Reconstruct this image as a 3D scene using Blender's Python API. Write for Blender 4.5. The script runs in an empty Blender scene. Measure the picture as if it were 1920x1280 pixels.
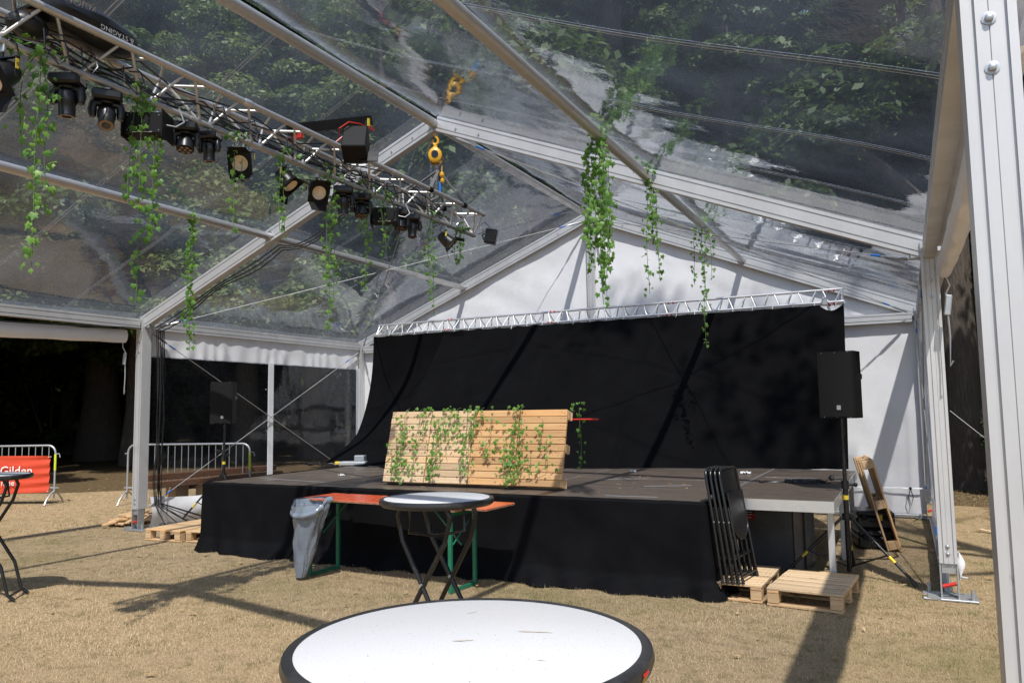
import bpy, math, random
import numpy as np
from mathutils import Vector, Matrix, noise

random.seed(7)
R = math.radians
PI = math.pi
scn = bpy.context.scene
COL = scn.collection

# ------------------------------------------------------------------ camera
cam_d = bpy.data.cameras.new('camera')
cam_d.sensor_width = 36.0
cam_d.lens = 27.1
cam_d.clip_start = 0.05
cam_d.clip_end = 600
cam = bpy.data.objects.new('camera', cam_d)
COL.objects.link(cam)
_f = Vector((-0.45084677, 0.88822302, 0.08830098))
_r = Vector((0.89101395, 0.45373464, -0.01479933))
_u = Vector((0.05321032, -0.07200518, 0.99598389))
CAM = Vector((9.7555, -12.4766, 1.6137))
m = Matrix.Identity(4)
for i in range(3):
    m[i][0] = _r[i]; m[i][1] = _u[i]; m[i][2] = -_f[i]; m[i][3] = CAM[i]
cam.matrix_world = m
scn.camera = cam

# ------------------------------------------------------------------ light
SUN_TO = Vector((0.31, -0.54, 1.0)).normalized()
world = bpy.data.worlds.new('World')
scn.world = world
world.use_nodes = True
wn = world.node_tree.nodes
wn.clear()
sky = wn.new('ShaderNodeTexSky')
sky.sky_type = 'NISHITA'
sky.sun_disc = False
sky.sun_elevation = math.asin(SUN_TO.z)
sky.sun_rotation = math.atan2(SUN_TO.x, SUN_TO.y)
bg = wn.new('ShaderNodeBackground')
bg.inputs['Strength'].default_value = 0.15
wo = wn.new('ShaderNodeOutputWorld')
world.node_tree.links.new(sky.outputs['Color'], bg.inputs['Color'])
world.node_tree.links.new(bg.outputs['Background'], wo.inputs['Surface'])
sun_d = bpy.data.lights.new('sun', 'SUN')
sun_d.energy = 4.7
sun_d.angle = R(0.75)
sun_d.color = (1.0, 0.955, 0.88)
sun = bpy.data.objects.new('sun', sun_d)
COL.objects.link(sun)
sun.rotation_euler = (-SUN_TO).to_track_quat('-Z', 'Y').to_euler()
sun.location = (20, -30, 50)
scn.view_settings.view_transform = 'Standard'
scn.view_settings.look = 'None'
scn.view_settings.gamma = 1
scn.view_settings.use_curve_mapping = False
scn.view_settings.exposure = 0.28
scn.cycles.max_bounces = 8
scn.cycles.diffuse_bounces = 4
scn.cycles.glossy_bounces = 4
scn.cycles.transparent_max_bounces = 24
scn.cycles.caustics_reflective = False
scn.cycles.caustics_refractive = False
scn.cycles.sample_clamp_indirect = 6
scn.cycles.use_denoising = True
try:
    scn.cycles.denoiser = 'OPENIMAGEDENOISE'
except Exception:
    pass

# ------------------------------------------------------------------ materials
def new_mat(name):
    mt = bpy.data.materials.new(name)
    mt.use_nodes = True
    nt = mt.node_tree
    nt.nodes.clear()
    out = nt.nodes.new('ShaderNodeOutputMaterial')
    return mt, nt, out

def N(nt, t, **kw):
    n = nt.nodes.new(t)
    for k, v in kw.items():
        setattr(n, k, v)
    return n

def mixc(nt, fac, a, b, blend='MIX'):
    n = N(nt, 'ShaderNodeMix', data_type='RGBA', blend_type=blend)
    for sock, v in ((n.inputs[0], fac), (n.inputs[6], a), (n.inputs[7], b)):
        if isinstance(v, (int, float)):
            sock.default_value = v
        elif isinstance(v, tuple):
            sock.default_value = (v[0], v[1], v[2], 1)
        else:
            nt.links.new(v, sock)
    return n.outputs[2]

def ramp(nt, src, stops):
    n = N(nt, 'ShaderNodeValToRGB')
    cr = n.color_ramp
    while len(cr.elements) < len(stops):
        cr.elements.new(0.5)
    for e, (p, c) in zip(cr.elements, stops):
        e.position = p
        e.color = (c, c, c, 1) if isinstance(c, (int, float)) else (c[0], c[1], c[2], 1)
    nt.links.new(src, n.inputs[0])
    return n.outputs[0]

def tex(nt, kind='NOISE', scale=5.0, detail=4.0, rough=0.55, coord='Object', stretch=None, rand=False):
    tc = N(nt, 'ShaderNodeTexCoord')
    mp = N(nt, 'ShaderNodeMapping')
    nt.links.new(tc.outputs[coord], mp.inputs[0])
    if stretch:
        mp.inputs['Scale'].default_value = stretch
    if rand:
        oi = N(nt, 'ShaderNodeObjectInfo')
        ml = N(nt, 'ShaderNodeMath', operation='MULTIPLY')
        nt.links.new(oi.outputs['Random'], ml.inputs[0])
        ml.inputs[1].default_value = 37.0
        nt.links.new(ml.outputs[0], mp.inputs['Location'])
    if kind == 'NOISE':
        t = N(nt, 'ShaderNodeTexNoise')
        t.inputs['Scale'].default_value = scale
        t.inputs['Detail'].default_value = detail
        t.inputs['Roughness'].default_value = rough
        nt.links.new(mp.outputs[0], t.inputs['Vector'])
        return t.outputs['Fac']
    t = N(nt, 'ShaderNodeTexVoronoi')
    t.inputs['Scale'].default_value = scale
    nt.links.new(mp.outputs[0], t.inputs['Vector'])
    return t.outputs['Distance']

def bump(nt, src, strength, dist=0.01):
    b = N(nt, 'ShaderNodeBump')
    b.inputs['Strength'].default_value = strength
    b.inputs['Distance'].default_value = dist
    nt.links.new(src, b.inputs['Height'])
    return b.outputs[0]

def mat(name, col, rough=0.5, metal=0.0, col2=None, vs=6.0, bs=0.0, bscale=60.0, bd=0.005, spec=0.5,
        stretch=None, rvar=0.0, sheen=0.0, rand=False, lo=0.35, hi=0.65, emit=None):
    mt, nt, out = new_mat(name)
    p = N(nt, 'ShaderNodeBsdfPrincipled')
    nt.links.new(p.outputs[0], out.inputs[0])
    p.inputs['Roughness'].default_value = rough
    p.inputs['Metallic'].default_value = metal
    p.inputs['Specular IOR Level'].default_value = spec
    if sheen:
        p.inputs['Sheen Weight'].default_value = sheen
    if col2 is None:
        col2 = tuple(c * 0.8 for c in col)
    n = tex(nt, 'NOISE', vs, 5.0, 0.6, stretch=stretch, rand=rand)
    fac = ramp(nt, n, [(lo, 0.0), (hi, 1.0)])
    c = mixc(nt, fac, col, col2)
    if rand:
        oi = N(nt, 'ShaderNodeObjectInfo')
        rr = ramp(nt, oi.outputs['Random'], [(0.0, 0.78), (1.0, 1.15)])
        c = mixc(nt, 1.0, c, rr, 'MULTIPLY')
    nt.links.new(c, p.inputs['Base Color'])
    if rvar:
        mr = ramp(nt, n, [(lo, max(0.02, rough - rvar)), (hi, min(1, rough + rvar))])
        nt.links.new(mr, p.inputs['Roughness'])
    if bs:
        bt = tex(nt, 'NOISE', bscale, 3.0, 0.6, stretch=stretch)
        nt.links.new(bump(nt, bt, bs, bd), p.inputs['Normal'])
    return mt

def clear_film(name, haze, tint, streak, bumps, f0=0.07):
    """clear PVC film: see through, mirror-like at a grazing angle, slightly milky"""
    mt, nt, out = new_mat(name)
    L = nt.links
    h1 = tex(nt, 'NOISE', 1.1, 3.0, 0.5, stretch=streak)
    h2 = tex(nt, 'NOISE', 9.0, 3.0, 0.6)
    ad = N(nt, 'ShaderNodeMath', operation='MULTIPLY_ADD')
    L.new(h2, ad.inputs[0]); ad.inputs[1].default_value = 0.09; L.new(h1, ad.inputs[2])
    nrm = bump(nt, ad.outputs[0], bumps, 0.05)
    gl = N(nt, 'ShaderNodeBsdfGlossy')
    gl.inputs['Color'].default_value = (0.93, 0.95, 1.0, 1)
    gl.inputs['Roughness'].default_value = 0.035
    L.new(nrm, gl.inputs['Normal'])
    tr = N(nt, 'ShaderNodeBsdfTransparent')
    tr.inputs['Color'].default_value = (tint[0], tint[1], tint[2], 1)
    df = N(nt, 'ShaderNodeBsdfTranslucent'); df.inputs['Color'].default_value = (0.60, 0.72, 0.92, 1)
    d2 = N(nt, 'ShaderNodeBsdfDiffuse'); d2.inputs['Color'].default_value = (0.60, 0.72, 0.92, 1)
    dm = N(nt, 'ShaderNodeMixShader'); dm.inputs[0].default_value = 0.25
    L.new(df.outputs[0], dm.inputs[1]); L.new(d2.outputs[0], dm.inputs[2])
    dust = tex(nt, 'NOISE', 34.0, 6.0, 0.8)
    dl = tex(nt, 'NOISE', 0.9, 4.0, 0.6)
    dr = ramp(nt, dust, [(0.62, 0.0), (0.78, 1.0)])
    lr = ramp(nt, dl, [(0.3, 0.35), (0.75, 1.6)])
    hz = N(nt, 'ShaderNodeMath', operation='MULTIPLY_ADD')
    L.new(dr, hz.inputs[0]); hz.inputs[1].default_value = 0.10
    hm = N(nt, 'ShaderNodeMath', operation='MULTIPLY'); L.new(lr, hm.inputs[0]); hm.inputs[1].default_value = haze
    L.new(hm.outputs[0], hz.inputs[2])
    m1 = N(nt, 'ShaderNodeMixShader')
    L.new(hz.outputs[0], m1.inputs[0]); L.new(tr.outputs[0], m1.inputs[1]); L.new(dm.outputs[0], m1.inputs[2])
    lw = N(nt, 'ShaderNodeLayerWeight'); lw.inputs['Blend'].default_value = 0.5
    L.new(nrm, lw.inputs['Normal'])
    pw = N(nt, 'ShaderNodeMath', operation='POWER'); L.new(lw.outputs['Facing'], pw.inputs[0]); pw.inputs[1].default_value = 4.0
    fr = N(nt, 'ShaderNodeMath', operation='MULTIPLY_ADD'); L.new(pw.outputs[0], fr.inputs[0])
    fr.inputs[1].default_value = 0.9; fr.inputs[2].default_value = f0; fr.use_clamp = True
    m2 = N(nt, 'ShaderNodeMixShader')
    L.new(fr.outputs[0], m2.inputs[0]); L.new(m1.outputs[0], m2.inputs[1]); L.new(gl.outputs[0], m2.inputs[2])
    L.new(m2.outputs[0], out.inputs[0])
    return mt

def wood(name, a, b, dark, rough=0.65, axis='X'):
    mt, nt, out = new_mat(name)
    p = N(nt, 'ShaderNodeBsdfPrincipled')
    nt.links.new(p.outputs[0], out.inputs[0])
    st = (1.2, 26, 26) if axis == 'X' else (26, 1.2, 26)
    g = tex(nt, 'NOISE', 2.2, 6.0, 0.65, stretch=st, rand=True)
    f = ramp(nt, g, [(0.34, 0.0), (0.66, 1.0)])
    c = mixc(nt, f, a, b)
    k = tex(nt, 'NOISE', 3.0, 2.0, 0.5, stretch=(3, 9, 9), rand=True)
    kf = ramp(nt, k, [(0.68, 0.0), (0.76, 1.0)])
    c = mixc(nt, kf, c, dark)
    oi = N(nt, 'ShaderNodeObjectInfo')
    c = mixc(nt, 1.0, c, ramp(nt, oi.outputs['Random'], [(0.0, (0.70, 0.67, 0.64)), (0.35, (0.98, 0.95, 0.92)), (0.7, (1.02, 1.0, 0.98)), (1.0, (1.10, 0.97, 0.82))]), 'MULTIPLY')
    nt.links.new(c, p.inputs['Base Color'])
    p.inputs['Roughness'].default_value = rough
    p.inputs['Specular IOR Level'].default_value = 0.3
    nt.links.new(bump(nt, g, 0.35, 0.003), p.inputs['Normal'])
    return mt

def leaf_mat(name, c1, c2, trans=0.35, rough=0.5):
    mt, nt, out = new_mat(name)
    L = nt.links
    geo = N(nt, 'ShaderNodeNewGeometry')
    oi = N(nt, 'ShaderNodeObjectInfo')
    ad = N(nt, 'ShaderNodeMath', operation='ADD'); L.new(geo.outputs['Random Per Island'], ad.inputs[0]); L.new(oi.outputs['Random'], ad.inputs[1])
    fr = N(nt, 'ShaderNodeMath', operation='FRACT'); L.new(ad.outputs[0], fr.inputs[0])
    n = tex(nt, 'NOISE', 0.55, 3.0, 0.5)
    nf = ramp(nt, n, [(0.38, 0.0), (0.64, 1.0)])
    av = N(nt, 'ShaderNodeMath', operation='MULTIPLY_ADD'); L.new(fr.outputs[0], av.inputs[0]); av.inputs[1].default_value = 0.5
    hf = N(nt, 'ShaderNodeMath', operation='MULTIPLY'); L.new(nf, hf.inputs[0]); hf.inputs[1].default_value = 0.5
    L.new(hf.outputs[0], av.inputs[2])
    c = mixc(nt, av.outputs[0], c1, c2)
    p = N(nt, 'ShaderNodeBsdfPrincipled'); L.new(c, p.inputs['Base Color'])
    p.inputs['Roughness'].default_value = rough
    p.inputs['Specular IOR Level'].default_value = 0.35
    t = N(nt, 'ShaderNodeBsdfTranslucent'); L.new(mixc(nt, 1.0, c, (1.1, 1.25, 0.6), 'MULTIPLY'), t.inputs['Color'])
    mx = N(nt, 'ShaderNodeMixShader'); mx.inputs[0].default_value = trans
    L.new(p.outputs[0], mx.inputs[1]); L.new(t.outputs[0], mx.inputs[2]); L.new(mx.outputs[0], out.inputs[0])
    return mt

def lawn_mat(name):
    mt, nt, out = new_mat(name)
    L = nt.links
    p = N(nt, 'ShaderNodeBsdfPrincipled'); L.new(p.outputs[0], out.inputs[0])
    p.inputs['Roughness'].default_value = 0.95
    p.inputs['Specular IOR Level'].default_value = 0.1
    fine = tex(nt, 'NOISE', 70.0, 6.0, 0.75)
    mid = tex(nt, 'NOISE', 7.0, 5.0, 0.65)
    big = tex(nt, 'NOISE', 0.55, 5.0, 0.62)
    c = mixc(nt, ramp(nt, fine, [(0.33, 0.0), (0.68, 1.0)]), (0.22, 0.152, 0.087), (0.50, 0.372, 0.232))
    c = mixc(nt, ramp(nt, mid, [(0.48, 0.0), (0.70, 0.72)]), c, (0.145, 0.118, 0.052))
    c = mixc(nt, ramp(nt, tex(nt, 'NOISE', 2.3, 5.0, 0.7), [(0.55, 0.0), (0.72, 0.55)]), c, (0.20, 0.135, 0.075))
    c = mixc(nt, ramp(nt, big, [(0.52, 0.0), (0.70, 0.5)]), c, (0.15, 0.145, 0.052))
    tc = N(nt, 'ShaderNodeTexCoord'); mp = N(nt, 'ShaderNodeMapping')
    L.new(tc.outputs['Object'], mp.inputs[0])
    mp.inputs['Location'].default_value = (-4.5 / 15.5, 14.5 / 17.5, 0)
    mp.inputs['Scale'].default_value = (1 / 15.5, 1 / 17.5, 0)
    ln = N(nt, 'ShaderNodeVectorMath', operation='LENGTH'); L.new(mp.outputs[0], ln.inputs[0])
    patch = tex(nt, 'NOISE', 1.6, 6.0, 0.7)
    pm_ = N(nt, 'ShaderNodeMath', operation='MULTIPLY_ADD'); L.new(patch, pm_.inputs[0]); pm_.inputs[1].default_value = 0.5; L.new(ln.outputs['Value'], pm_.inputs[2])
    c = mixc(nt, ramp(nt, pm_.outputs[0], [(1.03, 0.0), (1.30, 1.0)]), c, mixc(nt, fine, (0.060, 0.040, 0.022), (0.15, 0.105, 0.06)))
    L.new(c, p.inputs['Base Color'])
    hb = N(nt, 'ShaderNodeMath', operation='MULTIPLY_ADD'); L.new(mid, hb.inputs[0]); hb.inputs[1].default_value = 1.5; L.new(fine, hb.inputs[2])
    L.new(bump(nt, hb.outputs[0], 0.8, 0.02), p.inputs['Normal'])
    return mt

def tabletop_mat(name):
    mt, nt, out = new_mat(name)
    L = nt.links
    p = N(nt, 'ShaderNodeBsdfPrincipled'); L.new(p.outputs[0], out.inputs[0])
    sp = tex(nt, 'NOISE', 260.0, 2.0, 0.5)
    c = mixc(nt, ramp(nt, sp, [(0.60, 0.0), (0.68, 1.0)]), (0.575, 0.58, 0.60), (0.38, 0.38, 0.40))
    s2 = tex(nt, 'NOISE', 90.0, 2.0, 0.5)
    c = mixc(nt, ramp(nt, s2, [(0.70, 0.0), (0.74, 1.0)]), c, (0.27, 0.265, 0.265))
    st = tex(nt, 'NOISE', 5.0, 4.0, 0.7, stretch=(1.0, 3.0, 1.0))
    c = mixc(nt, ramp(nt, st, [(0.66, 0.0), (0.78, 0.35)]), c, (0.52, 0.46, 0.38))
    L.new(c, p.inputs['Base Color'])
    p.inputs['Roughness'].default_value = 0.38
    L.new(bump(nt, sp, 0.08, 0.002), p.inputs['Normal'])
    return mt

ALU = mat('aluminium', (0.60, 0.60, 0.60), 0.42, 0.35, (0.52, 0.52, 0.53), vs=3, rvar=0.08, stretch=(1, 1, 0.4))
ALU_BRIGHT = mat('bright_aluminium', (0.78, 0.78, 0.78), 0.34, 0.75, (0.68, 0.68, 0.69), vs=9, rvar=0.06)
def add_scuffs(mt, dark):
    nt = mt.node_tree
    p = next(n for n in nt.nodes if n.type == 'BSDF_PRINCIPLED')
    src = p.inputs['Base Color'].links[0].from_socket
    a = ramp(nt, tex(nt, 'NOISE', 26.0, 3.0, 0.7, stretch=(1, 1, .35)), [(0.68, 0.0), (0.74, 0.5)])
    b = ramp(nt, tex(nt, 'NOISE', 1.7, 5.0, 0.7, stretch=(1, 1, .5)), [(0.45, 0.0), (0.75, 0.22)])
    c = mixc(nt, b, mixc(nt, a, src, dark), tuple(.8 * q for q in dark))
    nt.links.new(c, p.inputs['Base Color'])
add_scuffs(ALU, (0.30, 0.29, 0.28))
add_scuffs(ALU_BRIGHT, (0.45, 0.45, 0.45))
TUBE = mat('tube_aluminium', (0.62, 0.61, 0.60), 0.47, 0.8, (0.54, 0.53, 0.52), vs=7, rvar=0.06)
GALV = mat('galvanised_steel', (0.50, 0.52, 0.54), 0.45, 0.7, (0.38, 0.40, 0.42), vs=25, rvar=0.1)
WIRE = mat('wire_rope', (0.42, 0.42, 0.42), 0.55, 0.4)
PVC_W = mat('white_pvc', (0.88, 0.88, 0.90), 0.5, 0, (0.83, 0.83, 0.86), vs=1.3, bs=0.16, bscale=3.0, bd=0.04)
ROOF = clear_film('roof_film', 0.062, (0.91, 0.94, 0.97), (1, 0.35, 1), 0.30, 0.075)
WIN = clear_film('window_film', 0.022, (0.78, 0.80, 0.83), (1, 1, 0.35), 0.35, 0.05)
def add_translucency(mt, fac, col):
    nt = mt.node_tree
    out = next(n for n in nt.nodes if n.type == 'OUTPUT_MATERIAL')
    p = next(n for n in nt.nodes if n.type == 'BSDF_PRINCIPLED')
    t = N(nt, 'ShaderNodeBsdfTranslucent'); t.inputs['Color'].default_value = (*col, 1)
    mx = N(nt, 'ShaderNodeMixShader'); mx.inputs[0].default_value = fac
    nt.links.new(p.outputs[0], mx.inputs[1]); nt.links.new(t.outputs[0], mx.inputs[2]); nt.links.new(mx.outputs[0], out.inputs[0])
add_scuffs(PVC_W, (0.70, 0.69, 0.68))
add_translucency(PVC_W, 0.14, (0.80, 0.82, 0.88))
SEAM = mat('weld_seam', (0.55, 0.60, 0.68), 0.3, 0, (0.45, 0.50, 0.60), vs=4)
MOLTON = mat('black_molton', (0.0047, 0.0047, 0.0054), 0.95, 0, (0.0033, 0.0033, 0.0038), vs=2.5, bs=0.25, bscale=160, bd=0.003, spec=0.05)
SKIRT = mat('black_skirt_cloth', (0.0064, 0.0064, 0.0076), 0.85, 0, (0.0042, 0.0042, 0.005), vs=3.5, bs=0.3, bscale=140, bd=0.003, spec=0.08)
DECK = mat('deck_plywood', (0.13, 0.10, 0.08), 0.42, 0, (0.072, 0.055, 0.044), vs=3.5, bs=0.15, bscale=240, bd=0.002, rvar=0.14, rand=True)
BLK = mat('black_plastic', (0.009, 0.009, 0.010), 0.38, 0, (0.006, 0.006, 0.007), vs=20, rvar=0.06)
BLK_M = mat('black_matt_paint', (0.008, 0.0075, 0.0075), 0.6, 0, (0.005, 0.005, 0.005), vs=14, bs=0.1, bscale=200, spec=0.22)
BLK_S = mat('black_steel', (0.016, 0.016, 0.017), 0.3, 0.2, (0.028, 0.027, 0.026), vs=30, rvar=0.1, lo=0.55, hi=0.75)
RUBBER = mat('black_rubber', (0.020, 0.020, 0.022), 0.42, 0, (0.045, 0.043, 0.043), vs=18, rvar=0.1, lo=0.52, hi=0.75, bs=0.1, bscale=60)
GRILL = mat('speaker_grille', (0.0075, 0.007, 0.0066), 0.75, 0, (0.005, 0.005, 0.005), vs=170, bs=0.6, bscale=260, bd=0.003, spec=0.25)
LENS = mat('lamp_reflector', (0.80, 0.68, 0.52), 0.3, 0, (0.70, 0.58, 0.42), vs=14)
GLASS = mat('dark_lens', (0.02, 0.02, 0.025), 0.08, 0, spec=0.8)
LEDM = mat('copper_lens', (0.24, 0.16, 0.115), 0.25, 0.3)
YEL = mat('yellow_tape', (0.72, 0.52, 0.03), 0.5)
LIME = mat('lime_tape', (0.60, 0.72, 0.05), 0.5)
HOIST = mat('yellow_paint', (0.78, 0.42, 0.02), 0.35, 0, (0.62, 0.32, 0.02), vs=18, rvar=0.1)
BLUE = mat('blue_plastic', (0.02, 0.16, 0.55), 0.45)
REDP = mat('red_paint', (0.55, 0.03, 0.02), 0.4)
ORANGE = mat('orange_banner', (0.60, 0.062, 0.024), 0.5, 0, (0.54, 0.052, 0.02), vs=3)
TABLE_R = mat('orange_table_paint', (0.66, 0.10, 0.035), 0.32, 0, (0.50, 0.075, 0.03), vs=9, rvar=0.12, lo=0.5, hi=0.75)
EDGE_W = mat('worn_table_edge', (0.36, 0.18, 0.10), 0.7, 0, (0.20, 0.09, 0.05), vs=30)
GREEN_P = mat('green_paint', (0.015, 0.17, 0.09), 0.4)
BAGM = mat('grey_bin_bag', (0.20, 0.23, 0.275), 0.17, 0, (0.17, 0.195, 0.235), vs=6, rvar=0.04, bs=0.2, bscale=5, bd=0.05, spec=0.7)
WOOD = wood('pallet_pine', (0.66, 0.47, 0.28), (0.53, 0.345, 0.18), (0.20, 0.10, 0.05))
WOOD_P = wood('pale_pine', (0.70, 0.54, 0.36), (0.58, 0.415, 0.25), (0.24, 0.14, 0.08))
WOOD_O = wood('orange_pine', (0.66, 0.42, 0.21), (0.54, 0.315, 0.145), (0.20, 0.09, 0.04))
WOOD_D = wood('weathered_timber', (0.17, 0.085, 0.045), (0.11, 0.055, 0.032), (0.05, 0.03, 0.02))
WOOD_DY = wood('pallet_block_wood', (0.62, 0.44, 0.26), (0.50, 0.33, 0.18), (0.17, 0.09, 0.05))
TOP = tabletop_mat('speckled_laminate')
TOP2 = tabletop_mat('speckled_laminate_grey')
STAIN = mat('dried_drink_stain', (0.44, 0.385, 0.32), 0.5, 0, (0.55, 0.53, 0.50), vs=45)
LAWN = lawn_mat('dry_lawn')
SOIL = mat('forest_floor', (0.070, 0.046, 0.026), 0.95, 0, (0.13, 0.095, 0.05), vs=9, bs=0.6, bscale=30, bd=0.03, spec=0.1)
STRAW = leaf_mat('dry_grass_blade', (0.60, 0.455, 0.295), (0.25, 0.215, 0.10), 0.2, 0.8)
TUFT = leaf_mat('green_grass_blade', (0.10, 0.14, 0.04), (0.22, 0.22, 0.085), 0.3, 0.7)
IVY = leaf_mat('ivy_leaf', (0.055, 0.17, 0.026), (0.25, 0.43, 0.085), 0.42, 0.42)
STEM = mat('ivy_stem', (0.09, 0.15, 0.05), 0.6)
LEAFA = leaf_mat('tree_leaf', (0.045, 0.085, 0.022), (0.17, 0.205, 0.055), 0.3)
LEAFB = leaf_mat('dark_tree_leaf', (0.030, 0.062, 0.020), (0.105, 0.15, 0.042), 0.3)
BARK = mat('bark', (0.095, 0.076, 0.062), 0.9, 0, (0.055, 0.045, 0.037), vs=5, stretch=(5, 5, 0.8), bs=0.8, bscale=8, bd=0.05)
LITTER = leaf_mat('fallen_leaf', (0.50, 0.36, 0.20), (0.32, 0.18, 0.08), 0.1, 0.8)
WHITE = mat('white_print', (0.82, 0.82, 0.82), 0.5)
PAPER = mat('white_paper', (0.75, 0.75, 0.76), 0.7)
GREYT = mat('grey_print', (0.35, 0.35, 0.36), 0.5)
SLING = mat('grey_sling', (0.19, 0.18, 0.18), 0.85, 0, (0.12, 0.115, 0.115), vs=60, stretch=(1, 1, .1))
FLIGHT = mat('black_flightcase_laminate', (0.105, 0.105, 0.112), 0.45, 0, (0.075, 0.073, 0.074), vs=5, rvar=0.1, bs=0.1, bscale=90)
FLIGHT2 = mat('brownish_side_board', (0.20, 0.165, 0.14), 0.6, 0, (0.14, 0.115, 0.10), vs=5)  # lighter, browner board tone for the slanting side panel of the box

# ------------------------------------------------------------------ mesh builder
class MB:
    def __init__(s):
        s.v = []; s.f = []
    def add(s, vs, fs):
        o = len(s.v)
        s.v += [tuple(v) for v in vs]
        s.f += [tuple(i + o for i in f) for f in fs]
        return s
    def box(s, c, d, rot=None, ch=0.0):
        c = Vector(c); hx, hy, hz = d[0] / 2, d[1] / 2, d[2] / 2
        if ch <= 0:
            vs = [Vector((x, y, z)) for z in (-hz, hz) for y in (-hy, hy) for x in (-hx, hx)]
            fs = [(0, 2, 3, 1), (4, 5, 7, 6), (0, 1, 5, 4), (2, 6, 7, 3), (0, 4, 6, 2), (1, 3, 7, 5)]
        else:
            ch = min(ch, hx * .9, hy * .9, hz * .9)
            vs = []; idx = {}
            for sx in (-1, 1):
                for sy in (-1, 1):
                    for sz in (-1, 1):
                        for ax in range(3):
                            p = [sx * (hx - ch), sy * (hy - ch), sz * (hz - ch)]
                            p[ax] = (sx * hx, sy * hy, sz * hz)[ax]
                            idx[(sx, sy, sz, ax)] = len(vs); vs.append(Vector(p))
            fs = []
            for ax in range(3):
                b, cc = [(1, 2), (2, 0), (0, 1)][ax]
                for sg in (-1, 1):
                    q = []
                    for (p1, p2) in ((-1, -1), (1, -1), (1, 1), (-1, 1)):
                        k = [0, 0, 0]; k[ax] = sg; k[b] = p1; k[cc] = p2
                        q.append(idx[(k[0], k[1], k[2], ax)])
                    fs.append(tuple(q) if sg > 0 else tuple(reversed(q)))
            for ax in range(3):
                b, cc = [(1, 2), (2, 0), (0, 1)][ax]
                for p1 in (-1, 1):
                    for p2 in (-1, 1):
                        k0 = [0, 0, 0]; k0[ax] = -1; k0[b] = p1; k0[cc] = p2
                        k1 = list(k0); k1[ax] = 1
                        q = (idx[(*k0, b)], idx[(*k1, b)], idx[(*k1, cc)], idx[(*k0, cc)])
                        fs.append(q if p1 * p2 > 0 else tuple(reversed(q)))
            for sx in (-1, 1):
                for sy in (-1, 1):
                    for sz in (-1, 1):
                        t = (idx[(sx, sy, sz, 0)], idx[(sx, sy, sz, 1)], idx[(sx, sy, sz, 2)])
                        fs.append(t if sx * sy * sz > 0 else tuple(reversed(t)))
        if rot is not None:
            vs = [rot @ v for v in vs]
        return s.add([v + c for v in vs], fs)
    def tube(s, pts, r, n=8, cap=True):
        pts = [Vector(p) for p in pts]
        k = len(pts)
        rs = r if isinstance(r, (list, tuple)) else [r] * k
        d0 = (pts[1] - pts[0]).normalized()
        ref = Vector((0, 0, 1)) if abs(d0.z) < 0.9 else Vector((1, 0, 0))
        a = d0.cross(ref).normalized()
        vs = []; fs = []
        for i, p in enumerate(pts):
            if i == 0: d = pts[1] - pts[0]
            elif i == k - 1: d = pts[-1] - pts[-2]
            else: d = (pts[i + 1] - pts[i]).normalized() + (pts[i] - pts[i - 1]).normalized()
            d = d.normalized() if d.length > 1e-9 else d0
            a = (a - d * a.dot(d))
            a = a.normalized() if a.length > 1e-6 else d.orthogonal().normalized()
            b = d.cross(a)
            for j in range(n):
                t = 2 * PI * j / n
                vs.append(p + (a * math.cos(t) + b * math.sin(t)) * rs[i])
        for i in range(k - 1):
            for j in range(n):
                j2 = (j + 1) % n
                fs.append((i * n + j, i * n + j2, (i + 1) * n + j2, (i + 1) * n + j))
        if cap:
            fs.append(tuple(reversed(range(n))))
            fs.append(tuple(range((k - 1) * n, k * n)))
        return s.add(vs, fs)
    def lathe(s, prof, n=24, M=None, cap0=False, cap1=False):
        vs = []; fs = []
        for (r, z) in prof:
            for j in range(n):
                t = 2 * PI * j / n
                v = Vector((r * math.cos(t), r * math.sin(t), z))
                vs.append(M @ v if M is not None else v)
        for i in range(len(prof) - 1):
            for j in range(n):
                j2 = (j + 1) % n
                fs.append((i * n + j, i * n + j2, (i + 1) * n + j2, (i + 1) * n + j))
        if cap0: fs.append(tuple(reversed(range(n))))
        if cap1: fs.append(tuple(range((len(prof) - 1) * n, len(prof) * n)))
        return s.add(vs, fs)
    def grid(s, fn, nu, nv):
        vs = [fn(i / nu, j / nv) for j in range(nv + 1) for i in range(nu + 1)]
        fs = [(j * (nu + 1) + i, j * (nu + 1) + i + 1, (j + 1) * (nu + 1) + i + 1, (j + 1) * (nu + 1) + i)
              for j in range(nv) for i in range(nu)]
        return s.add(vs, fs)
    def extrude(s, prof, p0, p1, side):
        p0 = Vector(p0); p1 = Vector(p1)
        d = (p1 - p0).normalized()
        sd = Vector(side); sd = (sd - d * sd.dot(d)).normalized()
        up = d.cross(sd)
        k = len(prof)
        vs = [p + sd * a + up * b for p in (p0, p1) for (a, b) in prof]
        fs = [(i, (i + 1) % k, k + (i + 1) % k, k + i) for i in range(k)]
        fs += [tuple(reversed(range(k))), tuple(range(k, 2 * k))]
        return s.add(vs, fs)
    def sphere(s, c, r, n=10, sc=(1, 1, 1)):
        c = Vector(c); h = n // 2
        vs = [c + Vector((0, 0, r * sc[2]))]
        for i in range(1, h):
            ph = PI * i / h
            for j in range(n):
                t = 2 * PI * j / n
                vs.append(c + Vector((r * sc[0] * math.sin(ph) * math.cos(t), r * sc[1] * math.sin(ph) * math.sin(t), r * sc[2] * math.cos(ph))))
        vs.append(c - Vector((0, 0, r * sc[2])))
        fs = [(0, 1 + j, 1 + (j + 1) % n) for j in range(n)]
        for i in range(h - 2):
            for j in range(n):
                j2 = (j + 1) % n
                fs.append((1 + i * n + j, 1 + (i + 1) * n + j, 1 + (i + 1) * n + j2, 1 + i * n + j2))
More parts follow.
